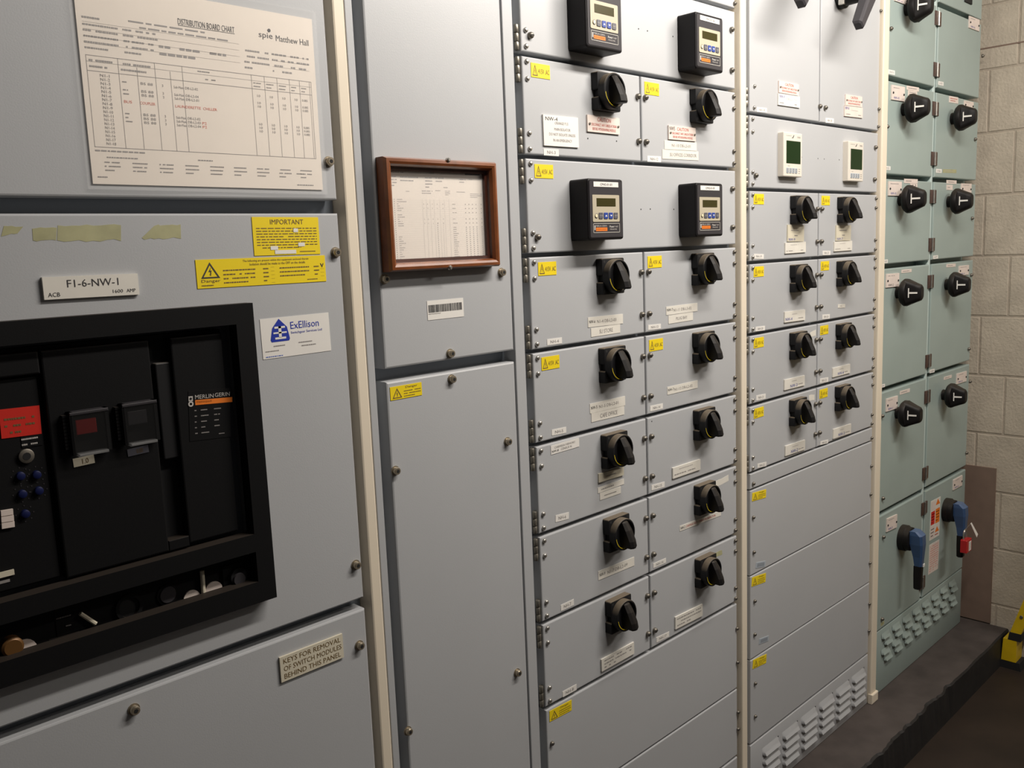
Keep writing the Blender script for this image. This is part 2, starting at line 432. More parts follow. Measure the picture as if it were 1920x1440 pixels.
# ------------------------------------------------------------------ cabinets (carcasses behind the doors) and cover strips
HB = -.020                                             # back of the door plates
TOP = 1.02
def carcass(name, label, x0, x1, m, extra=None, hf=HB - .0005, depth=.50, z0=None):
    o = MB((x0, PZ)); o.plate(x0, x1, PZ + .001 if z0 is None else z0, TOP, -depth, hf, m)
    if extra: extra(o)
    return tag(o.build(name, None, (x0, 0, PZ + EYE)), label, 'cabinet', 'cabinets of the switchboard')
X1R = .722; T1 = (.735, .755); C2 = (.786, 1.055); X3, X3m, X3R = 1.100, 1.419, 1.752; T2 = (1.759, 1.7825); X4, X4m, X4R = 1.812, 2.137, 2.4725; T3 = (2.478, 2.513); X5, X5m, X5R = 2.518, 2.868, 3.238
carcass('switchboard_cabinet', 'grey steel frame showing between the covers of the leftmost cabinet with the black breaker', -.30, T1[0] - .001, 'frame_paint', hf=-.030)
def ex2(o):
    o.plate(T1[1] + .001, .7685, PZ + .001, TOP, -.028, -.001, 'grey_paint', c=.001)
    o.plate(C2[1] + .0035, 1.0815, PZ + .001, TOP, -.028, .0, 'grey_paint', c=.001)
carcass('switchboard_cabinet', 'grey steel frame of the narrow cabinet holding the wood-framed chart', T1[1] + .001, 1.0825, 'frame_paint', ex2, hf=-.028)
carcass('switchboard_cabinet', 'grey steel frame showing as dark gaps around the modules of the double module column', 1.0835, T2[0] - .0005, 'frame_paint', hf=-.021)
carcass('switchboard_cabinet', 'grey steel frame around the modules between the two right-hand cream posts', T2[1] + .0005, T3[0] - .0005, 'frame_paint', hf=-.021)
carcass('switchboard_cabinet', 'green steel frame of the old end cabinet beside the block wall', T3[1] + .001, X5R + .012, 'green_frame', lambda o: o.plate(X5m - .0085, X5m + .0085, -1.17, TOP, -.041, -.004, 'lit_edge_green', c=.003), hf=-.040)  # pale bar added between the doors, standing in for their lit edges
def strip(label, x0, x1, h0, h1, z0=PZ + .001, foot=False):
    o = MB((x0, PZ)); o.plate(x0, x1, z0, TOP, h0, h1, 'cream_paint', c=.003)
    if foot: o.plate(x0 - .003, x1 + .003, PZ + .001, PZ + .03, .001, h1 + .006, 'cream_paint', c=.003)
    return tag(o.build('cover_strip', None, (x0, 0, PZ + EYE)), label, 'cover strip', 'cream cover strips between cabinets')
strip('wide cream vertical strip beside the big black circuit breaker panel', *T1, -.30, .0)
strip('cream vertical strip between the two columns of small grey switch modules', *T2, -.30, .010)
strip('cream vertical post between the grey board and green cabinet, foot on the plinth', *T3, -.30, .009, foot=True)

# ------------------------------------------------------------------ column 1: covers, breaker, chart
Z1b, Z1t, Z1B, Z1l = .0795, .061, -.500, -.517
XL = -.28
def tri_danger(): return [('tri', .03, .12, .20, .74, 'brown_ink')]
t = Thing('steel_cover', 'large grey cover panel behind the plastic-sleeved paper chart', 'panel', XL, Z1b)
b = t.mb(); b.plate(XL, X1R, Z1b, TOP, -.028, 0, 'grey_paint', c=.0025); t.part('panel', b)
t.put('bolt', *at('A', 1688, 832))
t = Thing('breaker_cubicle', 'grey cubicle door around the big black circuit breaker, with yellow stickers', 'cubicle', XL, Z1B)
# door with an opening behind the breaker bezel
BX0, BX1, BZ0, BZ1 = -.06, .570, -.447, -.0525
b = t.mb()
for (a, c, e, g) in ((XL, X1R, BZ1 - .015, Z1t), (XL, X1R, Z1B, BZ0 + .015), (BX1 - .015, X1R, BZ0 + .015, BZ1 - .015), (XL, BX0 + .015, BZ0 + .015, BZ1 - .015)):
    b.plate(a, c, e, g, -.028, -.0025, 'grey_paint')
O = rr(XL, X1R, Z1B, Z1t); cz = .0025
I_ = rr(XL + cz, X1R - cz, Z1B + cz, Z1t - cz)
H_ = rr(BX0 + .015, BX1 - .015, BZ0 + .015, BZ1 - .015)
ids = [[b.P(x, z, -.0025) for x, z in O], [b.P(x, z, 0) for x, z in I_], [b.P(x, z, 0) for x, z in H_], [b.P(x, z, -.0025) for x, z in H_]]
for q_ in range(3):
    for k in range(4): b.face((ids[q_][k], ids[q_][(k + 1) % 4], ids[q_ + 1][(k + 1) % 4], ids[q_ + 1][k]), 'grey_paint')
t.part('panel', b)
t.put('bolt', *at('B', 1724, 256)); t.put('bolt', *at('C', 1777, 410))
t.label('warning_sticker', ('B', 1292, 72, 1635, 77, 1645, 262, 1308, 275), [
    ('t', 'IMPORTANT', .26, .06, .76, .19, 'brown_ink'), ('g', 8, .05, .26, .96, .84, 'brown_ink'), ('r', .60, .30, .67, .40, 'white', .0002), ('r', .66, .68, .76, .78, 'white', .0002),
    ('r', .24, .76, .35, .86, 'white', .0002), ('r', .30, .87, .62, .97, 'white', .0002), ('t', 'WHS 0000375', .33, .885, .60, .955, 'grey_ink'), ('g', 1, .68, .88, .96, .96, 'brown_ink')], 'yellow', lab='yellow sticker headed IMPORTANT')
t.label('warning_sticker', ('B', 1002, 293, 1668, 272, 1677, 402, 1016, 445), [
    ('tri', .03, .10, .165, .66, 'ink'), ('t', 'Danger', .03, .70, .165, .83, 'brown_ink'), ('g', 1, .03, .85, .165, .97, 'brown_ink'),
    ('t', 'The following are present within this equipment enclosed therein', .34, .06, .86, .16, 'brown_ink'), ('t', 'Isolation should be made to the OFF on the details', .39, .18, .83, .27, 'brown_ink'),
    ('g', 4, .19, .34, .43, .92, 'brown_ink'), ('g', 4, .49, .34, .54, .92, 'brown_ink'), ('g', 3, .62, .34, .86, .78, 'brown_ink'), ('g', 3, .90, .34, .95, .78, 'brown_ink'), ('g', 1, .84, .84, .98, .94, 'brown_ink')] +
    [('r', .55, .36 + .14 * k, .578, .365 + .14 * k, 'brown_ink') for k in range(5)] + [('r', .955, .36 + .14 * k, .985, .365 + .14 * k, 'brown_ink') for k in range(4)] +
    [('t', 'v', .955, .30, .985, .46, 'ink')], 'yellow', lab='long yellow sticker with warning triangle')
t.label('name_plate', ('B', 208, 384, 703, 364, 708, 472, 224, 500), [('t', 'F1-6-NW-1', .24, .16, .78, .50, 'ink'), ('t', 'ACB', .04, .70, .16, .89, 'ink'), ('t', '1600', .71, .70, .82, .86, 'ink'), ('t', 'AMP', .86, .70, .96, .86, 'ink')], 'tape', th=.004)
t.label('contact_card', ('B', 1335, 600, 1688, 565, 1702, 760, 1352, 808), [
    ('poly', [(.26, .03), (.37, .25), (.40, .55), (.385, .60), (.14, .60), (.125, .55), (.16, .25)], 'logo_blue'),
    ('r', .19, .22, .34, .27, 'white', .0002), ('r', .245, .22, .285, .50, 'white', .0002), ('r', .17, .36, .36, .40, 'white', .0002), ('r', .19, .49, .345, .54, 'white', .0002),
    ('t', 'ExEllison', .42, .14, .84, .32, 'logo_blue'), ('t', 'Switchgear Services Ltd', .42, .38, .88, .46, 'logo_blue'),
    ('g', 1, .16, .66, .42, .75, 'grey_ink'), ('g', 1, .04, .78, .34, .86, 'grey_ink'), ('g', 1, .52, .64, .80, .73, 'grey_ink'), ('g', 1, .56, .73, .92, .82, 'grey_ink'), ('g', 1, .04, .92, .5, .99, 'cyan_blue')], 'white', th=.0006, lab='white contact card with a blue logo')
def residue(t, quad, n=9, name='tape_residue', seed=3, m='yellow_residue'):
    rnd = random.Random(seed); v, pts = quad[0], quad[1:]
    q = [Vector(at(v, pts[k], pts[k + 1])) for k in (0, 2, 4, 6)]
    up, lo = [], []
    for k in range(n + 1):
        a = k / n
        up.append(q[0].lerp(q[1], a) + (q[3] - q[0]) * (rnd.random() * .10)); lo.append(q[3].lerp(q[2], a) - (q[3] - q[0]) * (rnd.random() * .14))
    P_ = lo + up[::-1]
    bb = t.mb(); bb.layers([[(p.x, p.y, 0) for p in P_], [(p.x, p.y, .0003) for p in P_]], m); t.part(name, bb)
residue(t, ('B', 297, 115, 622, 108, 622, 198, 293, 205), seed=1); residue(t, ('B', 800, 112, 932, 108, 928, 188, 718, 192), seed=2)
residue(t, ('B', 20, 118, 120, 120, 90, 160, 5, 175), 5, seed=4); residue(t, ('B', 165, 128, 292, 124, 288, 198, 170, 203), 6, seed=6)
t = Thing('steel_cover', 'grey cover panel at the bottom left with an engraved key notice', 'panel', XL, PZ)
b = t.mb(); b.plate(XL, X1R, PZ + .002, Z1l, -.028, 0, 'grey_paint', c=.0025); t.part('panel', b)
t.put('bolt', *at('C', 1795, 812)); t.put('bolt', *at('C', 668, 1132))
t.label('key_notice', ('C', 1392, 873, 1708, 752, 1712, 870, 1403, 998), [('t', 'KEYS FOR REMOVAL', .05, .10, .96, .30, 'brown_ink'), ('t', 'OF SWITCH MODULES', .05, .40, .97, .60, 'brown_ink'), ('t', 'BEHIND THIS PANEL', .05, .70, .95, .90, 'brown_ink')], 'ivory', th=.003, lab='ivory engraved plate')

# plastic-sleeved chart
q = [at('p', 134, -46, .002), at('p', 583, 37, .002), at('p', 607, 355, .002), at('p', 175, 346, .002)]
o_, u_, v_ = rect_uv(q)
t = Thing('distribution_chart', 'paper distribution chart in a clear plastic sleeve on the upper left panel', 'chart', o_.x, (o_ + v_).y)
cols = [0, .115, .185, .255, .315, .365, .665, .725, .785, .845, .895, .945]
it = [('t', 'DISTRIBUTION BOARD CHART', .385, .118, .625, .150, 'ink'), ('r', .385, .153, .625, .1555, 'ink'), ('t', 'spie', .735, .120, .800, .160, 'ink'), ('c', .785, .105, .0022, 'ink'), ('t', 'Matthew Hall', .815, .125, .975, .158, 'ink'),
      ('g', 1, .19, .160, .78, .185, 'grey_ink'), ('g', 1, .23, .185, .70, .21, 'grey_ink'),
      ('g', 1, .02, .17, .13, .20, 'grey_ink'), ('g', 5, .02, .205, .15, .345, 'grey_ink'), ('g', 5, .165, .205, .30, .345, 'grey_ink', .7), ('g', 2, .30, .26, .60, .335, 'grey_ink', .6), ('g', 4, .66, .22, .78, .345, 'grey_ink', .8), ('g', 4, .79, .22, .97, .345, 'grey_ink', .7)]
it += [('r', .02, .205 + .034 * k, .64, .2062 + .034 * k, 'pale_ink') for k in range(4)] + [('r', .79, .235 + .034 * k, .97, .2362 + .034 * k, 'pale_ink') for k in range(3)]
for k, c_ in enumerate(cols):
    u0 = .02 + c_; it.append(('r', u0, .365 if k not in (2, 4) else .40, u0 + .0014, .815, 'grey_ink'))
it += [('r', .02, .365, .975, .3675, 'grey_ink'), ('r', .02, .395, .975, .397, 'pale_ink'), ('r', .02, .440, .975, .4425, 'grey_ink'), ('r', .02, .8135, .975, .816, 'grey_ink'), ('r', .9735, .365, .975, .815, 'grey_ink'),
       ('g', 2, .03, .375, .125, .435, 'grey_ink'), ('g', 2, .145, .375, .27, .435, 'grey_ink'), ('g', 1, .45, .372, .53, .392, 'grey_ink'), ('g', 1, .48, .41, .55, .432, 'grey_ink')]
it += [('g', 2, .02 + cols[k] + .008, .40, .02 + cols[k + 1] - .008, .437, 'grey_ink') for k in range(6, 11)]
for k in range(18):
    v0 = .452 + k * .0198
    it.append(('t', 'N1-%d' % (k + 1), .065, v0, .100, v0 + .014, 'grey_ink'))
    if k in (1, 3, 4, 9, 10, 11):
        it += [('g', 1, .145, v0 - .002, .185, v0 + .018, 'grey_ink'), ('t', 'BS 88', .215, v0, .262, v0 + .013, 'grey_ink'), ('t', '3', .298, v0, .303, v0 + .013, 'grey_ink'), ('t', 'Sub-Main', .345, v0, .385, v0 + .013, 'grey_ink'), ('t', 'DB-L2-0%d' % (k % 4 + 1), .392, v0, .445, v0 + .013, 'grey_ink')]
        for c_ in (6, 7, 8, 9): it.append(('t', '10', .02 + cols[c_] + .022, v0, .02 + cols[c_] + .036, v0 + .013, 'grey_ink'))
        it.append(('t', '0.085', .02 + cols[10] + .008, v0, .02 + cols[10] + .036, v0 + .013, 'grey_ink'))
    if k == 6: it += [('t', 'BUS', .145, v0, .175, v0 + .014, 'red_pen'), ('t', 'COUPLER', .205, v0, .265, v0 + .014, 'red_pen'), ('t', 'LAUNDERETTE  CHILLER', .345, v0, .52, v0 + .014, 'red_pen')]
    if k in (10, 11): it.append(('t', 'P2', .452, v0, .470, v0 + .014, 'red_pen'))
it += [('g', 1, .02, .822, .24, .845, 'grey_ink'), ('g', 1, .06, .855, .20, .875, 'grey_ink'), ('g', 1, .42, .848, .54, .868, 'grey_ink')]
for k in range(9): it.append(('g', 3, .05 + .105 * k, .88, .115 + .105 * k, .94, 'grey_ink'))
it += [('g', 1, .02, .955, .09, .975, 'grey_ink'), ('g', 1, .87, .90, .93, .92, 'grey_ink'), ('g', 1, .87, .965, .985, .985, 'grey_ink')]
b = t.mb(); P_ = [o_ + v_, o_ + u_ + v_, o_ + u_, o_]
b.layers([[(p.x, p.y, .0012) for p in P_], [(p.x, p.y, .002) for p in P_]], 'paper'); items_on(b, o_, u_, v_, .002, it); t.part('chart_paper', b)
b = t.mb(); eu, ev = u_.normalized(), v_.normalized()
N_ = 24
Pc = []
for k in range(N_ + 1):
    a = k / N_
    Pc.append((o_ + u_ * a - eu * .006 * (1 - 2 * a) - ev * (.010 if True else 0), o_ + u_ * a + v_ - eu * .006 * (1 - 2 * a) + ev * .006, .0034 + .0012 * math.sin(a * 9)))
up_ = [b.P(p.x, p.y, h) for p, _, h in Pc]; lo_ = [b.P(p.x, p.y, h) for _, p, h in Pc]
for k in range(N_): b.face((lo_[k], lo_[k + 1], up_[k + 1], up_[k]), 'sleeve', True)
ub = [b.P(p.x, p.y, .0004) for p, _, h in Pc]; lb = [b.P(p.x, p.y, .0004) for _, p, h in Pc]
for k in range(N_): b.face((ub[k], ub[k + 1], lb[k + 1], lb[k]), 'sleeve'); b.face((up_[k], up_[k + 1], ub[k + 1], ub[k]), 'sleeve'); b.face((lb[k], lb[k + 1], lo_[k + 1], lo_[k]), 'sleeve')
t.part('plastic_sleeve', b, None, 'clear plastic sleeve')

# circuit breaker in its bezel
t = Thing('circuit_breaker', 'large black circuit breaker with red tape in a black bezel on the left door', 'circuit breaker', BX0, BZ0)
HBZ = .020
IX0, IX1, IZ0, IZ1 = -.03, .545, -.353, -.078                       # main opening
SX1, SZ0, SZ1 = .5425, -.418, -.377                                # lower slot
b = t.mb()
def bar(x0, x1, z0, z1): b.plate(x0, x1, z0, z1, .0002, HBZ, 'breaker_black')
bar(BX0, BX1, IZ1, BZ1); bar(BX0, BX1, BZ0, SZ0); bar(IX1, BX1, SZ0, IZ1); bar(BX0, IX0, SZ0, IZ1); bar(IX0, IX1, SZ1, IZ0)
t.part('bezel', b)
BH = .006                                                           # front of the breaker face
b = t.mb(); b.plate(IX0 + .004, IX1 - .008, IZ0 + .002, IZ1 - .006, -.027, -.010, 'deep_black')
xs0 = at('B', 222, 900, BH)[0]; sl0 = at('B', 783, 900, BH)[0]; sl1 = at('B', 893, 900, BH)[0]
b.plate(xs0, sl0, IZ0 + .003, IZ1 - .010, -.010, BH, 'breaker_black', c=.002)
b.plate(sl1, IX1 - .014, IZ0 + .006, IZ1 - .010, -.010, BH, 'breaker_black', c=.002)
b.plate(sl0, sl1, IZ0 + .003, IZ0 + .016, -.010, BH, 'breaker_black', c=.001)
b.plate(IX0 + .006, xs0 - .002, IZ1 - .035, IZ1 - .010, -.010, BH, 'breaker_black', c=.002)
t.part('front_cover', b)
b = t.mb(); b.plate(IX0 + .008, xs0 - .005, IZ0 + .006, IZ1 - .038, -.010, BH - .006, 'breaker_black', c=.001); tu = t.part('trip_unit', b)
hh = BH - .006
t.label('red_tape', ('p', 0, 767, 73, 761, 78, 812, 0, 824), [('g', 3, .1, .25, .85, .95, 'brown_ink', .6)], 'red_tape', h=hh, parent=tu, lab='strip of red tape')
t.label('print_mark', ('B', 110, 1205, 215, 1190, 215, 1245, 110, 1262), [('g', 2, 0, 0, 1, 1, 'pale_ink', .8)], 'breaker_black', h=hh, parent=tu)
for k in range(3):
    t.label('white_tab', ('p', 0, 957 + 11.7 * k, 22.5 + 1.5 * k, 953.5 + 11.7 * k, 24 + 1.2 * k, 963.5 + 11.5 * k, 1 + 1.5 * k, 967.5 + 11.7 * k), [], 'pink_plate', th=.003, h=hh, parent=tu, lab='white tab')
x, z = at('B', 133, 1302, hh); b = t.mb(); b.lathe(x, z, [(hh, .008), (hh + .003, .008), (hh + .0035, .007)], 'dark_steel', n=18); b.lathe(x, z, [(hh + .0035, .0042), (hh + .0038, .0042)], 'deep_black', n=12); t.part('key_lock', b, tu)
for k, (px, py) in enumerate(((208, 178), (375, 165), (228, 365), (398, 330), (258, 570))):
    x, z = at('M', px, py, hh); b = t.mb(); b.lathe(x, z, [(hh, .0048), (hh + .004, .0045), (hh + .0045, .0038)], 'dial_blue', n=14)
    for a in range(8): b.plate(x + .009 * math.cos(a * .78) - .0006, x + .009 * math.cos(a * .78) + .0006, z + .009 * math.sin(a * .78) - .0006, z + .009 * math.sin(a * .78) + .0006, hh, hh + .0004, 'charcoal')
    t.part('setting_dial', b, tu)
b = t.mb(); x, z = at('M', 50, 1195, hh); b.plate(x - .012, x + .009, z - .003, z + .003, hh, hh + .002, 'ivory'); b.plate(x - .012, x + .004, z - .010, z - .007, hh, hh + .0006, 'grey_ink'); b.plate(x - .01, x + .006, z + .055, z + .0565, hh, hh + .0006, 'grey_ink'); t.part('print_mark', b, tu)
# charging lever in its slot
b = t.mb(); xa, za = at('B', 797, 828, .001); xb, zb = at('B', 912, 1310, .001); b.plate(xa, xa + .0265, zb, za, -.0095, .001, 'lever_grey', c=.0015, r=.002); t.part('charging_lever', b)
# push buttons under clear flaps
def flap(quad, lens, plate_q, plate_txt, lens_lab, pm):
    v, p = quad[0], quad[1:]
    c = [at(v, p[k], p[k + 1], BH) for k in (0, 2, 4, 6)]
    x0 = (c[0][0] + c[3][0]) / 2; x1 = (c[1][0] + c[2][0]) / 2; z1 = (c[0][1] + c[1][1]) / 2; z0 = (c[2][1] + c[3][1]) / 2
    bb = t.mb()
    bb.plate(x0, x1, z1 - .004, z1, BH, BH + .012, 'charcoal', c=.001); bb.plate(x0, x0 + .004, z0, z1, BH, BH + .011, 'breaker_black'); bb.plate(x1 - .004, x1, z0, z1, BH, BH + .011, 'breaker_black')
    for k in range(10): bb.plate(x0 - .006, x0, z1 - .006 - .004 * k, z1 - .003 - .004 * k, BH, BH + .007, 'breaker_black')
    bt = t.part('push_button', bb)
    b2 = t.mb(); b2.plate(x0 + .007, x0 + .030, z0 + .022, z1 - .010, BH, BH + .007, lens, c=.001); t.part('lens', b2, bt, lens_lab)
    b3 = t.mb(); b3.plate(x0 + .002, x1 - .002, z0 + .001, z1 - .004, BH + .010, BH + .013, 'smoke'); b3.plate(x0 + .004, x1 - .006, z0 - .001, z0 + .002, BH + .006, BH + .018, 'clear', c=.001); t.part('clear_flap', b3, bt)
    t.label('caption_plate', plate_q, [('t', plate_txt, .42, .2, .72, .8, 'brown_ink')], pm, h=BH, parent=bt)
flap(('L', 100, 762, 560, 705, 590, 1160, 210, 1215), 'red_lens', ('L', 205, 1270, 435, 1222, 445, 1310, 222, 1362), '1.0', 'red lens', 'ivory')
flap(('L', 690, 670, 1080, 622, 1110, 1055, 745, 1108), 'charcoal', ('L', 800, 1165, 1020, 1120, 1030, 1190, 800, 1250), '0.00', 'dark lens', 'button_grey')
# rating plate
t.label('rating_plate', ('P', 145, 420, 770, 400, 850, 1090, 240, 1190), [
    ('t', 'MERLIN', .155, .085, .60, .165, 'pale_ink'), ('t', 'GERIN', .63, .075, 1.0, .155, 'pale_ink'), ('r', .155, .185, 1.06, .285, 'orange'), ('t', 'masterpact', .18, .205, .55, .265, 'brown_ink'),
    ('r', 0, .10, .10, .20, 'pale_ink'), ('c', .05, .255, .0035, 'pale_ink'), ('c', .05, .15, .0016, 'deep_black'), ('c', .05, .255, .0016, 'deep_black')] +
    [('g', 1, .13, .36 + .115 * k, .22, .43 + .115 * k, 'grey_ink') for k in range(5)] + [('g', 1, .28, .36 + .115 * k, .50, .43 + .115 * k, 'grey_ink') for k in range(5)] + [('g', 1, .60, .36 + .115 * k, .80, .43 + .115 * k, 'grey_ink') for k in range(4)] + [('g', 1, .70, .88, .96, .94, 'grey_ink')], 'breaker_black', th=.0005, h=BH)
# racking slot below
b = t.mb(); b.plate(IX0, SX1 + .004, SZ0 - .003, SZ1 + .003, -.027, -.006, 'breaker_black')
SH = -.006
def slot_pt(v, x, y): return at(v, x, y, SH)
x, z = slot_pt('O', 230, 775); b.lathe(x, z, [(SH, .0165), (SH + .004, .0165), (SH + .004, .0125), (SH + .0005, .0125)], 'breaker_black', n=24, cap1=False); b.lathe(x, z, [(SH, .0125), (SH + .0006, .0125)], 'deep_black', n=20)
x, z = slot_pt('O', 640, 645); b.lathe(x, z, [(SH, .0135), (SH + .002, .0135)], 'breaker_black', n=24); b.lathe(x, z, [(SH + .002, .0105), (SH + .0035, .0100)], 'charcoal', n=24)
x, z = slot_pt('O', 1370, 440); b.plate(x - .020, x + .020, z - .017, z + .017, SH, SH + .004, 'breaker_black', c=.001); b.lathe(x, z, [(SH + .004, .0120), (SH + .009, .0115)], 'deep_black', n=22); b.lathe(x - .001, z - .003, [(SH + .009, .0085), (SH + .012, .008)], 'charcoal', n=18)
b.plate(*[f(slot_pt('N', 760, 500)[0], slot_pt('N', 1400, 600)[0]) for f in (min, max)], SZ0, SZ1, SH, SH + .001, 'breaker_black')
rk = t.part('racking_panel', b)
def half_disc(v, p0, p1, m):
    a, c = Vector(slot_pt(v, *p0)), Vector(slot_pt(v, *p1)); n_ = 10; w_ = (c - a).length; pts = []
    for k in range(n_ + 1):
        th = math.pi * k / n_; pts.append(((a.x + c.x) / 2 - w_ / 2 * math.cos(th), max(a.y, c.y) + .003 + w_ * .48 * math.sin(th)))
    bb = t.mb(); bb.prism(pts, SH, SH + .002, m); return bb
b2 = half_disc('O', (812, 735), (985, 680), 'pink_plate'); t.part('indicator_window', b2, rk, 'cream half-round window')
b2 = half_disc('O', (1040, 650), (1222, 595), 'pink_plate'); t.part('indicator_window', b2, rk, 'cream half-round window')
b2 = half_disc('N', (150, 1050), (515, 940), 'pink_plate'); t.part('indicator_window', b2, rk, 'cream half-round window')
def stick(v, p0, p1, r_, m, h_=SH + .004):
    bb = t.mb(); a, c = at(v, *p0, h_), at(v, *p1, h_); bb.tube([(*a, h_), (*c, h_)], r_, m); return bb
t.part('indicator_pointer', stick('O', (1008, 395), (1028, 650), .0028, 'ivory'), rk, 'cream upright pointer')
t.part('indicator_pointer', stick('N', (1110, 445), (1325, 585), .0026, 'ivory'), rk, 'cream slanting pointer')
b2 = t.mb(); x, z = slot_pt('N', 140, 880); b2.lathe(x, z, [(SH, .0115), (SH + .010, .0115), (SH + .012, .009)], 'brass', n=20); t.part('brass_plug', b2, rk, 'round brass plug')
for qd in (('N', 750, 500, 1060, 415, 1070, 455, 755, 545), ('N', 900, 590, 1015, 570, 1025, 605, 915, 635), ('N', 675, 810, 1090, 690, 1100, 745, 690, 865)):
    t.label('print_mark', qd, [('g', 1, 0, 0, 1, 1.2, 'grey_ink')], 'breaker_black', h=SH + .001, parent=rk)

# ------------------------------------------------------------------ column 2: two tall covers and the framed chart
Z2b, Z2t = -.166, -.1855
t = Thing('steel_cover', 'upper tall narrow grey cover carrying the wood-framed chart and barcode label', 'panel', C2[0], Z2b)
b = t.mb(); b.plate(*C2, Z2b, TOP, -.026, 0, 'grey_paint', c=.003); t.part('panel', b)
for v, x, y in (('E', 240, 130), ('E', 898, 92), ('E', 610, 548)): t.put('bolt', *at(v, x, y))
bars = []; k = .03
rnd = random.Random(5)
while k < .95:
    w_ = rnd.choice((.008, .012, .02)); bars.append(('r', k, .22, min(k + w_, .96), .62, 'ink')); k += w_ + rnd.choice((.008, .012))
t.label('barcode_label', ('E', 481, 254, 685, 235, 687, 340, 485, 362), bars + [('g', 1, .02, .64, .40, .74, 'grey_ink')], 'white', th=.0006, lab='white barcode sticker')
t = Thing('steel_cover', 'lower tall narrow grey cover with a yellow Danger sticker at its top corner', 'panel', C2[0], PZ)
b = t.mb(); b.plate(*C2, PZ + .002, Z2t, -.026, 0, 'grey_paint', c=.003); t.part('panel', b)
for v, x, y in (('E', 618, 692), ('E', 932, 1043), ('E', 302, 1207), ('F', 987, 902), ('F', 372, 1230)): t.put('bolt', *at(v, x, y))
t.label('warning_sticker', ('E', 273, 738, 450, 710, 452, 780, 275, 815), [('tri', .06, .14, .36, .90, 'brown_ink'), ('t', 'Danger', .48, .08, .86, .28, 'brown_ink'), ('g', 3, .42, .36, .96, .94, 'brown_ink')], 'yellow', lab='small yellow Danger sticker')
# picture frame: moulding all round, paper behind clear glass
qf = [at('Q', 130, 66, .022), at('Q', 1402, 135, .022), at('Q', 1445, 1270, .022), at('Q', 225, 1395, .022)]
o2, u2, v2 = rect_uv(qf); fx0, fx1, fz1, fz0 = o2.x, o2.x + u2.length, o2.y + .001, o2.y - v2.length
t = Thing('framed_chart', 'circuit chart in a reddish-brown wooden picture frame on the narrow tall cover', 'picture frame', fx0, fz0)
b = t.mb(); prof = [(0, .0004), (0, .016), (.0025, .0215), (.0065, .0225), (.010, .0205), (.0125, .015), (.0135, .0105), (.0175, .0095), (.0180, .0045)]
def fr(i, h): return [(x, z, h) for x, z in ((fx0 + i, fz0 + i), (fx1 - i, fz0 + i), (fx1 - i, fz1 - i), (fx0 + i, fz1 - i))]
rings = [fr(i, h) for i, h in prof]
for k in range(len(rings) - 1):
    A_ = [b.P(*p) for p in rings[k]]; B_ = [b.P(*p) for p in rings[k + 1]]
    for j in range(4): b.face((A_[j], A_[(j + 1) % 4], B_[(j + 1) % 4], B_[j]), 'wood' if k < 5 else 'wood_dark', True)
b.plate(fx0 + .002, fx1 - .002, fz0 + .002, fz1 - .002, .0004, .003, 'wood_dark')
t.part('frame', b)
px0, px1, pz0, pz1 = fx0 + .0165, fx1 - .0165, fz0 + .0165, fz1 - .0165
it = [('g', 1, .01, .012, .19, .04, 'grey_ink'), ('r', .80, 0, .97, .028, 'ink'), ('g', 1, .42, .01, .52, .035, 'grey_ink'), ('g', 4, .01, .06, .09, .19, 'grey_ink'), ('g', 2, .12, .06, .30, .135, 'grey_ink'), ('g', 4, .37, .06, .45, .20, 'grey_ink'), ('g', 2, .48, .06, .58, .13, 'grey_ink'), ('g', 2, .73, .07, .81, .13, 'grey_ink'), ('g', 1, .84, .07, .90, .09, 'grey_ink'), ('g', 1, .56, .17, .65, .195, 'grey_ink'),
      ('g', 1, .17, .225, .22, .245, 'grey_ink'), ('g', 2, .33, .215, .45, .265, 'grey_ink'), ('g', 1, .47, .21, .56, .23, 'grey_ink'), ('g', 4, .575, .215, .635, .275, 'grey_ink'), ('g', 1, .70, .22, .83, .24, 'grey_ink'), ('g', 3, .85, .24, .99, .30, 'grey_ink')]
for k in range(28):
    v0 = .315 + k * .0245
    it.append(('r', .03, v0 + .020, .99, v0 + .0207, 'pale_ink'))
    if k not in (6, 13, 14, 15, 16): it.append(('g', 1, .075, v0, .095 + .1 * rnd.random(), v0 + .02, 'grey_ink'))
    it.append(('r', .045, v0 + .006, .053, v0 + .014, 'grey_ink'))
    if k in (2, 4, 6, 9, 11) or k > 12:
        it.append(('g', 1, .645, v0, .72, v0 + .02, 'grey_ink'))
        for a in (.785, .825, .865, .905, .965): it.append(('r', a, v0 + .005, a + .010, v0 + .014, 'grey_ink'))
    if k in (2, 4, 9, 11): it += [('r', a, v0 + .006, a + .006, v0 + .013, 'grey_ink') for a in (.34, .38, .43, .48, .54)]
    if k > 10: it += [('r', .475, v0 + .005, .482, v0 + .014, 'grey_ink'), ('r', .535, v0 + .005, .541, v0 + .014, 'pale_ink')]
it += [('r', a, .315, a + .0015, .995, 'pale_ink') for a in (.33, .37, .41, .45, .51, .56, .61)]
t.label_box('chart_paper', px0, px1, pz0, pz1, it, 'paper', th=.0006, h=.0032)
b = t.mb(); b.plate(px0 - .001, px1 + .001, pz0 - .001, pz1 + .001, .0048, .0056, 'clear'); t.part('glass', b)
for px, py in ((848, 118), (868, 1330)):
    x, z = at('Q', px, py, .023); b = t.mb(); b.lathe(x, z, [(.0195, .0036), (.0235, .0034), (.025, .002)], 'steel', n=14); t.part('fixing_screw', b)

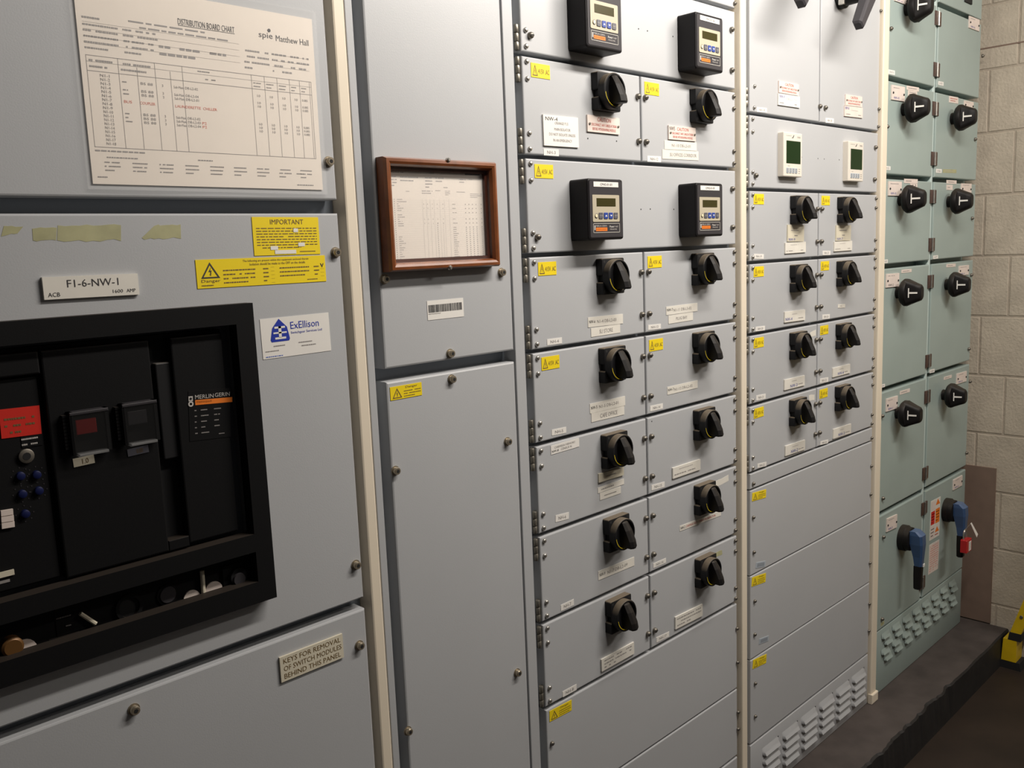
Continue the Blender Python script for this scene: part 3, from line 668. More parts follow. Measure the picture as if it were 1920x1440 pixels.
# ------------------------------------------------------------------ switch modules
GAP = .0075
def module(x0, x1, z0, z1, name, label, cat, group=None, left=True, m='grey_paint', hinges=True):
    t = Thing(name, label, cat, x0, z0, group)
    b = t.mb(); b.plate(x0, x1, z0, z1, HB, 0, m, c=.0022); t.part('door', b)
    if hinges:
        for z in (z1 - .0215, z0 + .0215): t.put('hinge', x0 - .0058, z)
    return t
def warn(t, x, z, wd=.046, ht=.023, small=True):
    t.label_box('voltage_sticker', x, x + wd, z - ht, z, [('tri', .06, .10, .34, .88, 'brown_ink'), ('t', '415V', .37, .36, .68, .70, 'brown_ink'), ('t', '.AC', .74, .36, .95, .70, 'brown_ink')], 'yellow', lab='yellow 415V AC sticker')
def danger(t, quad):
    t.label('warning_sticker', quad, [('tri', .06, .14, .36, .90, 'brown_ink'), ('t', 'Danger', .48, .08, .86, .28, 'brown_ink'), ('g', 3, .42, .36, .96, .94, 'brown_ink')], 'yellow', lab='small yellow Danger sticker')
def ident(t, quad, txt): t.label('number_tag', quad, [('t', txt, .22, .25, .78, .75, 'grey_ink')], 'white', th=.0006)
def screws_left(t, x0, x1, z0, z1, lock=True):
    for z in (z1 - .008, z1 - .0355, z0 + .034, z0 + .0085): t.put('rivet', x0 + .0105, z)
    if lock:
        for z in (z1 - .0385, z0 + .0365): t.put('lock', x1 - .0085, z)
def screws_right(t, x0, x1, z0, z1):
    for z in (z1 - .0385, z0 + .0365): t.put('lock', x0 + .0095, z)
    for z in (z1 - .0095, z1 - .0345, z0 + .0335, z0 + .008): t.put('edge', x1 - .008, z)
def caution(t, quad, extra=()):
    t.label('caution_plate', quad, [('t', 'CAUTION', .30, .10, .72, .34, 'red_ink'), ('t', 'DISCONNECT ANY CABLES AT REAR', .12, .46, .90, .62, 'red_ink'), ('t', 'BEFORE WITHDRAWING MODULE', .15, .72, .87, .88, 'red_ink'), ('s', .06, .52, .0022, 'dark_steel'), ('s', .95, .52, .0022, 'dark_steel')] + list(extra), 'pink_plate', th=.003)
def hole(t, *pts):
    for v, x, y in pts:
        X, Z = at(v, x, y); b = t.mb(); b.lathe(X, Z, [(.0, .0014), (.0003, .0014)], 'dark_hole', n=8); t.part('drill_hole', b)
Z3 = [.3160 - .16455 * k for k in range(8)]            # row tops of the double module column
GA, GB = 'switch modules of the wide double column', 'switch modules between the two right-hand cream posts'
L3 = ['grey switch module tagged NH-3 with a large white ORANGE P.I.S isolator plate', 'metering', 'grey switch module tagged NH-4 with black rotary switch and SU STORE label', 'grey switch module tagged NH-5 with black rotary switch and CAFE OFFICE label',
      'grey switch module tagged NH-6 with a white label in its top left corner', 'grey switch module tagged NH-7 with one slim paper strip under its switch', 'grey switch module tagged NH-8, lowest on the left, above the blank covers']
R3 = ['grey switch module tagged NH-12 with SU OFFICES CORRIDOR label', None, 'grey switch module tagged NH-13 with PLUG BAY label', 'grey switch module tagged NH-14 with a yellow sticker and single paper strip',
      'grey switch module tagged NH-15 with thick white plate under its switch', 'grey switch module tagged NH-16 with long red-lettered strip and peeling tape', 'grey switch module tagged NH-17 with white plate and yellow tape residue, lowest on the right']
hl = [None] * 7
for k in range(7):
    if k == 1: continue
    z1, z0 = Z3[k], Z3[k + 1] + GAP
    # left
    x0, x1 = X3, X3m - .0025
    t = module(x0, x1, z0, z1, 'switch_module', L3[k], 'switch module', GA)
    screws_left(t, x0, x1, z0, z1); t.put('rotary', 1.3065, z1 - .041)
    if k in (0, 2, 3): warn(t, x0 + .0205, z1 - .0085)
    if k == 0:
        t.label('isolator_plate', ('a', 245, 938, 535, 965, 532, 1210, 252, 1190), [('t', 'NW-4', .06, .06, .40, .18, 'ink'), ('t', 'ORANGE P.I.S', .32, .20, .70, .29, 'grey_ink'), ('t', 'MAIN ISOLATOR', .30, .40, .76, .49, 'grey_ink'), ('t', 'DO NOT ISOLATE UNLESS', .15, .57, .90, .66, 'grey_ink'), ('t', 'IN AN EMERGENCY', .26, .76, .80, .85, 'grey_ink')], 'white', th=.003)
        caution(t, ('a', 605, 940, 872, 970, 868, 1105, 610, 1075)); ident(t, ('a', 258, 1218, 382, 1222, 380, 1280, 258, 1268), 'NH-3'); hole(t, ('a', 620, 1133), ('a', 855, 1155))
    if k == 2:
        t.label('circuit_label', ('b', 568, 1220, 830, 1195, 830, 1265, 568, 1297), [('t', 'NW-6', .03, .30, .20, .62, 'ink'), ('t', 'N1-4 DB-L2-03', .25, .34, .80, .66, 'grey_ink')]); t.label('circuit_label', ('b', 590, 1302, 810, 1270, 808, 1335, 592, 1368), [('t', 'SU STORE', .28, .28, .74, .74, 'grey_ink')]); ident(t, ('b', 262, 1385, 373, 1370, 373, 1415, 262, 1430), 'NH-4')
    if k == 3:
        t.label('circuit_label', ('c', 580, 510, 848, 450, 845, 520, 585, 582), [('t', 'NW-5', .03, .30, .20, .62, 'ink'), ('t', 'N1-5 DB-L2-01', .25, .34, .80, .66, 'grey_ink')]); t.label('circuit_label', ('c', 590, 583, 840, 522, 840, 590, 597, 645), [('t', 'CAFE OFFICE', .26, .28, .78, .74, 'grey_ink')]); ident(t, ('c', 297, 703, 405, 682, 405, 725, 297, 748), 'NH-5')
    if k == 4:
        t.label('circuit_label', ('c', 290, 825, 503, 762, 500, 830, 290, 890), [('t', 'CHEMSSA MEMORY', .12, .20, .86, .42, 'grey_ink'), ('t', 'NW-8', .03, .56, .26, .82, 'ink'), ('t', 'CENSUS N', .34, .56, .72, .80, 'grey_ink')], 'white'); t.label('name_plate', ('c', 642, 1032, 830, 980, 828, 1040, 645, 1100), [('g', 1, .28, .3, .75, .7, 'grey_ink')], 'ivory', th=.003); t.label('circuit_label', ('c', 640, 1140, 838, 1070, 838, 1110, 645, 1180), [('g', 1, .12, .2, .9, .8, 'grey_ink')]); t.label('circuit_label', ('c', 655, 1182, 815, 1125, 813, 1180, 660, 1230), [('g', 1, .2, .3, .85, .75, 'grey_ink')]); ident(t, ('c', 325, 1345, 425, 1322, 425, 1370, 325, 1398), 'NH-6')
    if k == 5:
        t.label('circuit_label', ('d', 482, 335, 685, 252, 688, 300, 487, 383), [('t', 'NW-9', .03, .30, .18, .66, 'ink'), ('t', 'N1-7 DB-L2-09', .24, .34, .80, .70, 'grey_ink')]); ident(t, ('d', 273, 523, 347, 490, 347, 522, 275, 558), 'NH-7')
    if k == 6:
        t.label('name_plate', ('d', 497, 825, 680, 733, 682, 790, 500, 900), [('g', 3, .08, .1, .92, .9, 'grey_ink', .8)], 'tape', th=.003); ident(t, ('d', 283, 1010, 362, 968, 362, 1000, 285, 1042), 'NH-8')
    # right
    x0, x1 = X3m + .0025, X3R
    t = module(x0, x1, z0, z1, 'switch_module', R3[k], 'switch module', GA, hinges=False)
    screws_right(t, x0, x1, z0, z1); t.put('rotary', 1.6125, z1 - .041)
    if k in (0, 2, 3): warn(t, x0 + .0095, z1 - .0085)
    if k == 0:
        caution(t, ('a', 1272, 1025, 1495, 1048, 1492, 1158, 1274, 1140), [('t', 'NW5', .03, .08, .22, .36, 'ink')])
        t.label('circuit_label', ('a', 1245, 1148, 1508, 1165, 1508, 1235, 1245, 1220), [('t', 'N1-10 DB-L3-01', .22, .35, .80, .68, 'grey_ink')]); t.label('circuit_label', ('a', 1228, 1222, 1523, 1240, 1523, 1312, 1228, 1300), [('t', 'SU OFFICES CORRIDOR', .20, .32, .94, .68, 'grey_ink')]); ident(t, ('a', 1105, 1275, 1217, 1280, 1217, 1328, 1105, 1322), 'NH-12')
    if k == 2:
        t.label('circuit_label', ('b', 1155, 1140, 1388, 1112, 1388, 1172, 1155, 1205), [('t', 'NW-7', .02, .25, .20, .58, 'ink'), ('t', 'N1-11 DB-L3-02', .22, .34, .80, .68, 'grey_ink')]); t.label('circuit_label', ('b', 1172, 1207, 1355, 1180, 1355, 1240, 1172, 1270), [('t', 'PLUG BAY', .30, .32, .76, .68, 'grey_ink')]); ident(t, ('b', 1020, 1278, 1115, 1268, 1115, 1305, 1020, 1315), 'NH-13')
    if k == 3:
        t.label('circuit_label', ('c', 1162, 385, 1390, 330, 1390, 390, 1165, 440), [('t', 'NW-7', .02, .25, .20, .58, 'ink'), ('t', 'N1-12 DB-L2-02', .22, .34, .82, .68, 'grey_ink')]); ident(t, ('c', 1035, 525, 1130, 505, 1130, 545, 1035, 565), 'NH-14')
    if k == 4:
        t.label('name_plate', ('c', 1197, 990, 1405, 922, 1405, 1000, 1200, 1070), [('g', 1, .22, .12, .80, .42, 'pale_ink'), ('g', 1, .05, .55, .95, .85, 'grey_ink')], 'tape', th=.003); ident(t, ('c', 1045, 1118, 1143, 1092, 1143, 1132, 1045, 1158), 'NH-15'); hole(t, ('c', 1048, 640))
    if k == 5:
        t.label('circuit_label', ('c', 1255, 1425, 1565, 1310, 1565, 1345, 1258, 1465), [('t', 'NW-2', .02, .25, .12, .75, 'ink'), ('t', 'CHEMSSA FIRST OPERATOR INSPECTOR', .14, .3, .86, .70, 'red_ink')], 'tape', lab='long strip with red lettering'); ident(t, ('d', 793, 290, 865, 258, 865, 285, 795, 315), 'NH-16'); residue(t, ('c', 1515, 1095, 1622, 1040, 1625, 1090, 1520, 1140), 6, 'peeling_tape', 8, 'tape')
    if k == 6:
        t.label('name_plate', ('d', 912, 590, 1065, 518, 1067, 580, 915, 660), [('g', 3, .06, .1, .94, .9, 'grey_ink', .8)], 'tape', th=.003); ident(t, ('d', 812, 705, 883, 672, 883, 700, 812, 735), 'NH-17'); residue(t, ('d', 1105, 245, 1180, 212, 1183, 240, 1107, 272), 6, 'tape_residue', 9)
# power meters on their hinged panels
def meter(t, x0, zc, txt):
    W_, H_, D_ = .0975, .106, .042; z0, z1 = zc - H_ / 2, zc + H_ / 2
    b = t.mb(); b.plate(x0, x0 + W_, z0, z1, 0, D_, 'meter_black', c=.003, r=.005); mt = t.part('power_meter', b, None, 'black power meter')
    fx0, fx1, fz0, fz1 = x0 + .004, x0 + W_ - .003, z0 + .0045, z1 - .004
    b = t.mb(); b.plate(fx0, fx1, fz0, fz1, D_, D_ + .0006, 'charcoal', r=.003); h_ = D_ + .0006
    U_ = lambda a: fx0 + (fx1 - fx0) * a; V_ = lambda a: fz1 - (fz1 - fz0) * a
    def rc(u0, v0, u1, v1): return (U_(u0), U_(u1), V_(v1), V_(v0))
    for k in range(4):                                    # thin white outline of the maker's badge
        q4 = [rc(.085, .752, .895, .758), rc(.085, .912, .895, .918), rc(.085, .752, .092, .918), rc(.888, .752, .895, .918)][k]
        b.plate(*q4, h_, h_ + .0003, 'tape')
    items_on(b, Vector((U_(.10), V_(.765))), Vector((U_(.88) - U_(.10), 0)), Vector((0, V_(.905) - V_(.765))), h_, [
        ('r', .02, .15, .06, .75, 'pale_ink'), ('t', 'MERLIN GERIN', .08, .12, .50, .34, 'pale_ink'), ('r', .08, .44, .52, .88, 'orange'), ('t', 'GROUPE SCHNEIDER', .11, .58, .49, .74, 'red_ink'), ('t', 'Power', .62, .20, .80, .46, 'white'), ('t', 'Logic', .82, .20, .96, .46, 'pale_ink'), ('t', 'MEASURE', .63, .60, .90, .76, 'pale_ink')])
    t.part('face_plate', b, mt)
    t.label_box('name_label', *rc(.115, .015, .87, .105), [('t', txt, .26, .28, .74, .74, 'ink')], 'white', h=h_, parent=mt)
    b = t.mb(); b.plate(*rc(.07, .245, .89, .725), h_, h_ + .0008, 'meter_beige', r=.002); hb = h_ + .0008; t.part('keypad', b, mt)
    b = t.mb(); b.plate(*rc(.19, .305, .77, .45), hb, hb + .0004, 'lcd'); t.part('screen', b, mt)
    for k in range(4):
        q4 = rc(.245 + .153 * k, .56, .365 + .153 * k, .672); b = t.mb(); b.plate(*q4, hb, hb + .0012, 'button_blue' if k in (1, 2) else 'button_grey', c=.0004, r=.0015)
        ox, oz = q4[0], q4[3]; uu, vv = Vector((q4[1] - q4[0], 0)), Vector((0, q4[2] - q4[3]))
        if k in (1, 2): items_on(b, Vector((ox, oz)), uu, vv, hb + .0012, [('poly', [(.5, .34), (.78, .64), (.22, .64)] if k == 1 else [(.5, .66), (.22, .38), (.78, .38)], 'white')])
        else: items_on(b, Vector((ox, oz)), uu, vv, hb + .0012, [('t', 'MODE' if k == 0 else 'SELECT', .14, .40, .86, .60, 'pale_ink')])
        t.part('button', b, mt)
    b = t.mb(); b.lathe(U_(.175), V_(.617), [(hb, .0042), (hb + .0008, .0042)], 'button_grey', n=16); b.lathe(U_(.165), V_(.617), [(hb, .0034), (hb + .0016, .003)], 'led', n=16); t.part('indicator', b, mt)
MZ = {}
for key, z0, z1, lab in (('up', Z3[0] + GAP, .481, 'grey metering panel with two black power meters, at the top of the double column'), ('low', Z3[2] + GAP, Z3[1], 'grey metering panel with two black power meters tagged CM42, below modules NH-3 and NH-12')):
    t = module(X3, X3R, z0, z1, 'metering_module', lab, 'metering panel', 'metering panels with black meters')
    screws_left(t, X3, X3R, z0, z1, lock=False); t.put('lock', X3 + .0205, z0 + .0265)
    for z in (z1 - .0385, z0 + .0365): t.put('lock', X3R - .016, z)
    zc = z0 + (.0745 if key == 'low' else .0755)
    zc = (.0655 if key == 'low' else .390); meter(t, 1.208 if key == 'low' else 1.2155, zc, 'CM42-01-01' if key == 'low' else 'CM42-01-02'); meter(t, 1.5375 if key == 'low' else 1.5415, zc, 'CM42-01-05' if key == 'low' else 'CM42-01-06')
    if key == 'low': warn(t, X3 + .0205, z1 - .0085); hole(t, ('b', 967, 410), ('b', 1037, 408), ('b', 1213, 410))
    else: hole(t, ('a', 1035, 236), ('a', 1108, 253), ('a', 1316, 299))
def cover(x0, x1, z0, z1, label, group, m='grey_paint', screws=(), dz=0):
    t = Thing('steel_cover', label, 'panel', x0, z0, group); b = t.mb(); b.plate(x0, x1, z0, z1, HB, 0, m, c=.0022); t.part('panel', b)
    for v, x, y in screws: t.put('edge', *at(v, x, y))
    return t
GC = 'blank grey covers'
t = cover(X3, X3R, .481 + GAP, TOP, 'grey cover of the double column cut off by the top of the picture', GC, screws=(('a', 1817, 30),))
t = cover(X3, X3R, -1.049 + .004, Z3[7], 'blank grey cover directly below module NH-8, yellow sticker at its left corner', GC, screws=(('d', 222, 1300), ('d', 1262, 655), ('d', 1265, 845)))
danger(t, ('d', 208, 1118, 333, 1060, 335, 1110, 212, 1183))
t = cover(X3, X3R, -1.222 + .006, -1.049, 'blank grey cover second below module NH-8, without sticker', GC, screws=(('d', 1268, 1125), ('d', 1268, 1220)))
t = cover(X3, X3R, PZ + .002, -1.222, 'grey base cover at the bottom of the double column', GC)

# ------------------------------------------------------------------ column 4
Z4 = [.274, .110, -.0525, -.2155, -.380, -.5385, -.579, -.789, -1.0005, -1.222]
def big_handle(t, cx, cz, tipx, tipz):
    b = t.mb(); b.lathe(cx, cz, [(0, .033), (.012, .033), (.014, .028), (.066, .026), (.071, .022)], 'black_plastic', n=24)
    hd = t.part('operating_handle', b, None, 'long black operating handle')
    b = t.mb(); b.plate(cx - .033, cx - .026, cz - .03, cz - .012, .012, .026, 'steel', c=.002); t.part('lock_tab', b, hd, 'steel lock tab')
    b = t.mb(); a = Vector((cx, cz, .082)); c = Vector((tipx, tipz, .085)); dr = (c - a).normalized(); sd = Vector((dr.y, -dr.x, 0)).normalized(); up = sd.cross(dr)
    if up.z < 0: up = -up
    def sec(p, w_, th): return [tuple(p + sd * a_ * w_ + up * b_ * th) for a_, b_ in ((-1, -1), (1, -1), (1, .5), (.6, 1), (-.6, 1), (-1, .5))]
    b.layers([sec(a - dr * .030, .016, .010), sec(a, .022, .014), sec(a + dr * .03, .019, .013), sec(c - dr * .012, .0135, .0115), sec(c - dr * .004, .0130, .0110), sec(c, .009, .008)], 'charcoal')
    t.part('arm', b, hd)
for side in (0, 1):
    x0, x1 = (X4, X4m - .0025) if side == 0 else (X4m + .0025, X4R)
    z0, z1 = Z4[0] + GAP, .640
    t = module(x0, x1, z0, z1, 'switch_module', ['tall grey switch module with long black handle, left of its pair at the top', 'tall grey switch module with long black handle, beside the green cabinet at the top'][side], 'switch module', 'tall switch modules with long handles', hinges=False)
    if side == 0:
        t.put('hinge', x0 - .0058, z0 + .030); t.put('rivet', *at('e', 140, 665)); t.put('rivet', *at('e', 137, 830)); t.put('lock', *at('e', 641, 822))
        caution(t, ('e', 325, 622, 478, 655, 475, 740, 322, 715)); t.label('name_plate', ('e', 320, 720, 485, 748, 482, 833, 317, 810), [('t', 'NW-9', .05, .12, .28, .36, 'blue_ink'), ('t', 'DB-L1-T1', .36, .28, .82, .48, 'pale_ink'), ('g', 1, .05, .68, .40, .90, 'grey_ink'), ('g', 1, .74, .68, .95, .90, 'grey_ink')], 'white', th=.003)
        ident(t, ('e', 160, 828, 237, 832, 237, 872, 160, 862), 'NH-18')
    else:
        t.put('lock', *at('e', 683, 832)); t.put('edge', *at('e', 1112, 85)); t.put('edge', *at('e', 1097, 843)); t.put('edge', *at('e', 1093, 978))
        caution(t, ('e', 838, 728, 965, 748, 965, 828, 838, 812)); t.label('name_plate', ('e', 830, 815, 970, 832, 968, 913, 830, 895), [('t', 'NW-8', .03, .08, .24, .36, 'blue_ink'), ('g', 1, .36, .3, .82, .48, 'pale_ink'), ('g', 1, .08, .68, .42, .90, 'grey_ink'), ('g', 1, .74, .68, .95, .90, 'grey_ink')], 'pink_plate', th=.003)
        ident(t, ('e', 690, 910, 753, 914, 753, 952, 690, 945), 'NH-28')
    HX, HZ = at('p', 1597, -14, .030); RX, RZ = at('p', 1609, 49, .085)
    tx, tz = (RX, RZ) if side else at('p', 1500, 8, .085)
    ax, az = tx + HX - RX, tz + HZ - RZ
    big_handle(t, ax, az, tx, tz)
for x0, x1, lab in ((X4, X4R, 'grey top cover above the tall long-handled modules'),): cover(x0, x1, .648, TOP, lab, GC)
# panel with two white controllers
z0, z1 = Z4[1] + GAP, Z4[0]
t = module(X4, X4R, z0, z1, 'metering_module', 'grey panel with two white controllers showing dark green screens', 'metering panel')
screws_left(t, X4, X4R, z0, z1, lock=False); t.put('lock', X4 + .0215, z0 + .0265); t.put('lock', *at('e', 1070, 1138)); t.put('lock', *at('e', 1062, 1385)); hole(t, ('e', 507, 1213), ('e', 632, 1223), ('e', 680, 1227), ('e', 796, 1233))
def controller(px0, py):
    x0 = at('p', px0, 290)[0]; zc = at('p', px0 + 25, py, .014)[1]; W_, H_, D_ = .087, .1, .015; zz0, zz1 = zc - H_ / 2, zc + H_ / 2
    b = t.mb(); b.plate(x0, x0 + W_, zz0, zz1, 0, D_, 'ctrl_white', c=.002, r=.002); ct = t.part('controller', b, None, 'white controller')
    U_ = lambda a: x0 + W_ * a; V_ = lambda a: zz1 - H_ * a
    b = t.mb(); b.plate(U_(.14), U_(.90), V_(.70), V_(.19), D_, D_ + .0006, 'lcd_green'); t.part('screen', b, ct, 'dark green screen')
    b = t.mb(); items_on(b, Vector((x0, zz1)), Vector((W_, 0)), Vector((0, -H_)), D_, [('r', .12, .075, .42, .082, 'grey_ink'), ('poly', [(.40, .12), (.47, .11), (.53, .055), (.56, .06), (.50, .125)], 'ink'), ('t', 'DIRIS', .72, .075, .90, .115, 'grey_ink'), ('g', 1, .22, .745, .38, .775, 'grey_ink'), ('g', 3, .80, .80, .90, .94, 'grey_ink')]); t.part('print_mark', b, ct)
    for k in range(4):
        b = t.mb(); b.plate(U_(.14 + .155 * k), U_(.255 + .155 * k), V_(.92), V_(.80), D_, D_ + .0012, 'ctrl_button', c=.0004, r=.001); items_on(b, Vector((U_(.14 + .155 * k), V_(.80))), Vector((W_ * .115, 0)), Vector((0, -H_ * .12)), D_ + .0012, [('r', .25, .2, .75, .3, 'grey_ink'), ('r', .25, .2, .37, .8, 'grey_ink'), ('r', .63, .2, .75, .8, 'grey_ink'), ('r', .25, .7, .75, .8, 'grey_ink')]); t.part('button', b, ct)
controller(1458.3, 290); controller(1580.5, 303)
PL = ['first', 'second', 'third', 'bottom']
rows4 = [
 [dict(plates=[('f', 390, 378, 515, 378, 518, 507, 392, 503), ('f', 372, 515, 530, 507, 530, 587, 372, 600)], tag=('f', 137, 600, 213, 603, 213, 640, 137, 638), y=('f', 145, 140), n='NH-19', lab='small grey switch module directly below the left white controller, two plates under its switch'),
  dict(plates=[('f', 765, 380, 878, 380, 878, 498, 765, 500), ('f', 750, 507, 888, 500, 888, 572, 750, 583)], tag=('f', 667, 577, 727, 577, 727, 610, 667, 610), y=('f', 665, 152), n='NH-23', lab='small grey switch module directly below the right white controller, two plates under its switch')],
 [dict(plates=[('f', 365, 1050, 525, 1030, 525, 1110, 370, 1130)], tag=('f', 150, 1165, 222, 1155, 222, 1190, 150, 1198), y=('f', 145, 705), n='NH-20', lab='small grey switch module second below the left white controller'),
  dict(plates=[('f', 785, 990, 840, 988, 840, 1015, 785, 1018)], tag=('f', 665, 1070, 722, 1065, 722, 1100, 665, 1105), y=('f', 658, 665), n='NH-24', lab='small grey switch module second below the right white controller, tiny paper label only')],
 [dict(plates=[('g', 365, 215, 522, 180, 522, 255, 367, 295)], tag=('g', 155, 335, 227, 322, 227, 360, 155, 375), y=('f', 145, 1255), n='NH-21', lab='small grey switch module third below the left white controller, white residue by its switch'),
  dict(plates=[('g', 738, 125, 873, 92, 873, 160, 740, 195)], tag=('g', 647, 205, 710, 195, 710, 230, 647, 240), y=('f', 645, 1165), n='NH-25', lab='small grey switch module third below the right white controller')],
 [dict(plates=[('g', 372, 725, 525, 677, 525, 750, 375, 802)], tag=('g', 165, 862, 233, 848, 233, 880, 165, 895), y=('g', 145, 440), n='NH-22', lab='small grey switch module, bottom left of its column, above the narrow blank strip'),
  dict(plates=[('g', 742, 598, 880, 552, 880, 625, 745, 668)], tag=('g', 650, 690, 710, 675, 710, 702, 650, 718), y=('g', 652, 295), n='NH-26', lab='small grey switch module, bottom right of its column, beside the green cabinet')]]
for k, row in enumerate(rows4):
    z1, z0 = Z4[1 + k], Z4[2 + k] + (GAP if k < 3 else .005)
    for side, d_ in enumerate(row):
        x0, x1 = (X4, X4m - .0025) if side == 0 else (X4m + .0025, X4R)
        t = module(x0, x1, z0, z1, 'switch_module', d_['lab'], 'switch module', GB, hinges=side == 0)
        (screws_left if side == 0 else screws_right)(t, x0, x1, z0, z1)
        t.put('rotary', 2.0245 if side == 0 else 2.268, z1 - .041)
        warn(t, x0 + (.0155 if side == 0 else .011), z1 - .006, .044)
        for j, pq in enumerate(d_['plates']):
            two = len(d_['plates']) == 2
            if k == 1 and side == 1: its, mm, th = [('g', 1, .25, .3, .8, .7, 'grey_ink')], 'tape', .0008
            elif two and j == 0: its, mm, th = [('g', 1, .2, .25, .9, .42, 'grey_ink'), ('g', 1, .4, .55, .7, .75, 'grey_ink'), ('t', 'NW-9' if side == 0 else 'NW-7', .06, .80, .44, .96, 'blue_ink')], 'ivory', .003
            elif two: its, mm, th = [('g', 1, .25, .15, .85, .32, 'pale_ink'), ('g', 1, .05, .68, .40, .88, 'grey_ink'), ('g', 1, .74, .68, .95, .88, 'grey_ink')], 'tape', .003
            else: its, mm, th = [('g', 1, .35, .18, .78, .40, 'pale_ink'), ('t', 'NW-%d' % (5 - k + side), *((.04, .58, .36, .86) if k == 1 else (.28, .60, .62, .90)), 'blue_ink'), ('g', 1, .66, .62, .97, .84, 'grey_ink')], 'tape', .003
            t.label('name_plate', pq, its, mm, th=th)
        ident(t, d_['tag'], d_['n'])
        if side == 0 and k == 2: residue(t, ('f', 570, 1205, 615, 1185, 615, 1235, 575, 1245), 5, 'paper_residue', 11, 'tape')
        if side == 0 and k == 3: residue(t, ('g', 560, 330, 605, 325, 605, 375, 565, 378), 5, 'paper_residue', 12, 'tape')
cover(X4, X4R, Z4[6] + .004, Z4[5], 'narrow blank grey strip under the small switch modules', GC, screws=(('g', 130, 1015), ('g', 1043, 663)))
def holder(t, quad): t.label('card_holder', quad, [('r', .12, .2, .88, .8, 'frame_paint')], 'ctrl_button', th=.0008, lab='small clear-edged card holder')
t = cover(X4, X4R, Z4[7] + .003, Z4[6], 'blank grey cover just below the narrow strip, upper of three', GC, screws=(('g', 130, 1275), ('i', 107, 115), ('g', 1040, 880), ('g', 1035, 1098))); danger(t, ('g', 122, 1088, 230, 1060, 230, 1120, 125, 1152)); holder(t, ('i', 120, 180, 178, 170, 180, 202, 122, 213))
t = cover(X4, X4R, Z4[8] + .003, Z4[7], 'blank grey cover in the middle of three stacked covers beside the green cabinet', GC, screws=(('i', 112, 415), ('i', 112, 620), ('i', 820, 15), ('i', 818, 182))); danger(t, ('i', 95, 272, 180, 245, 182, 295, 97, 327)); holder(t, ('i', 140, 650, 198, 628, 200, 658, 142, 680))
t = cover(X4, X4R, Z4[9] + .006, Z4[8], 'blank grey cover directly above the white louvred grille', GC, screws=(('i', 115, 920), ('i', 115, 1122), ('i', 815, 432), ('i', 812, 598))); danger(t, ('i', 102, 775, 185, 745, 185, 790, 103, 835))
# louvred base
def louvres(b, xs_, zs_, w_, hgt, m, slant=0, out=.010):
    for x in xs_:
        for z in zs_:
            n_ = 6; rings = []
            for a in range(n_ + 1):
                th = math.pi / 2 * a / n_
                rings.append([(x - w_ / 2 + .004 * (1 - math.cos(th)), z + hgt * (1 - math.sin(th)), .0), (x - w_ / 2 + .006, z + hgt * (1 - math.sin(th)) , out * math.sin(th)), (x + w_ / 2 - .006, z + hgt * (1 - math.sin(th)), out * math.sin(th)), (x + w_ / 2, z + hgt * (1 - math.sin(th)), .0)])
            ids = [[b.P(*p) for p in r_] for r_ in rings]
            for a in range(n_):
                for j in range(3): b.face((ids[a][j], ids[a][j + 1], ids[a + 1][j + 1], ids[a + 1][j]), m, True)
            b.face(ids[-1], 'dark_hole')
t = Thing('vent_grille', 'grey louvred ventilation grille at the foot of the small-module column', 'grille', X4, PZ, 'louvred grilles')
b = t.mb(); b.plate(X4, X4R, PZ + .002, Z4[9], HB, 0, 'grey_paint', c=.002)
gx = [at('i', px, py)[0] for px, py in ((215, 1290), (330, 1225), (442, 1130), (555, 1050), (655, 960))] + [at('i', 752, 855)[0]]
louvres(b, [X4 + .095 + .1000 * k for k in range(6)], [Z4[9] - .050 - .024 * k for k in range(4)], .082, .020, 'grey_paint')
t.part('louvre_panel', b)
x, z = at('i', 752, 960); b = t.mb(); b.plate(x - .035, x + .035, z - .018, z + .016, .0002, .0006, 'dark_hole'); t.part('cable_hole', b, None, 'dark rectangular hole')

# ------------------------------------------------------------------ green end cabinet
HG = .0
ZT = at('p', 1745, 6)[1]
ZG = [(ZT + .014, None), (.432, ZT), (.169, .418), (-.080, .155), (-.433, -.094), (-.802, -.447), (-1.172, -.816)]     # (bottom, top)
GG = 'compartments of the green end cabinet'
def gdoor(x0, x1, z0, z1, label):
    t = Thing('switch_compartment', label, 'compartment', x0, z0, GG); b = t.mb(); b.plate(x0, x1, z0, z1, -.039, 0, 'green_paint', c=.003); t.part('door', b); return t
def gplate(t, quad, txt='NW-10', col='blue_ink'):
    t.label('name_plate', quad, [('g', 1, .12, .10, .88, .24, 'grey_ink'), ('s', .10, .52, .003, 'dark_hole'), ('s', .92, .55, .003, 'dark_hole'), ('t', txt, .16, .76, .56, .92, col)], 'pink_plate', th=.003)
def strip_label(t, quad, rows=1): t.label('circuit_label', quad, [('g', rows, .12, .2, .9, .85, 'red_ink' if rows == 2 else 'grey_ink')], 'pink_plate')
z0t = ZG[0][0]
t = gdoor(X5, X5m - .0105, z0t + .0, TOP, 'green compartment door at the very top of the end cabinet, left half'); t = gdoor(X5m + .0105, X5R, z0t, TOP, 'green compartment door at the very top of the end cabinet, by the block wall')
b = t.mb(); x, z = at('r', 800, 5); b.plate(x - .03, x + .03, z - .008, z + .008, 0, .004, 'dark_hole', c=.001); t.part('label_slot', b)
names = [('green compartment door at the top left of the end cabinet with black T-marked knob', 'plain green compartment door without any knob, upper right of the end cabinet'),
         ('green compartment door with black knob beside a two-screw plate, second knob row, left', 'green compartment door with black knob, second knob row, by the block wall'),
         ('green compartment door with black knob, third knob row, left half', 'green compartment door with black knob, third knob row, by the block wall'),
         ('green compartment door with black knob, tall fourth knob row, left half', 'green compartment door with black knob and yellowish stain, tall fourth row by the block wall'),
         ('green compartment door with black knob, lowest knob row, left, above the blue handles', 'green compartment door with black knob, lowest knob row, by the block wall')]
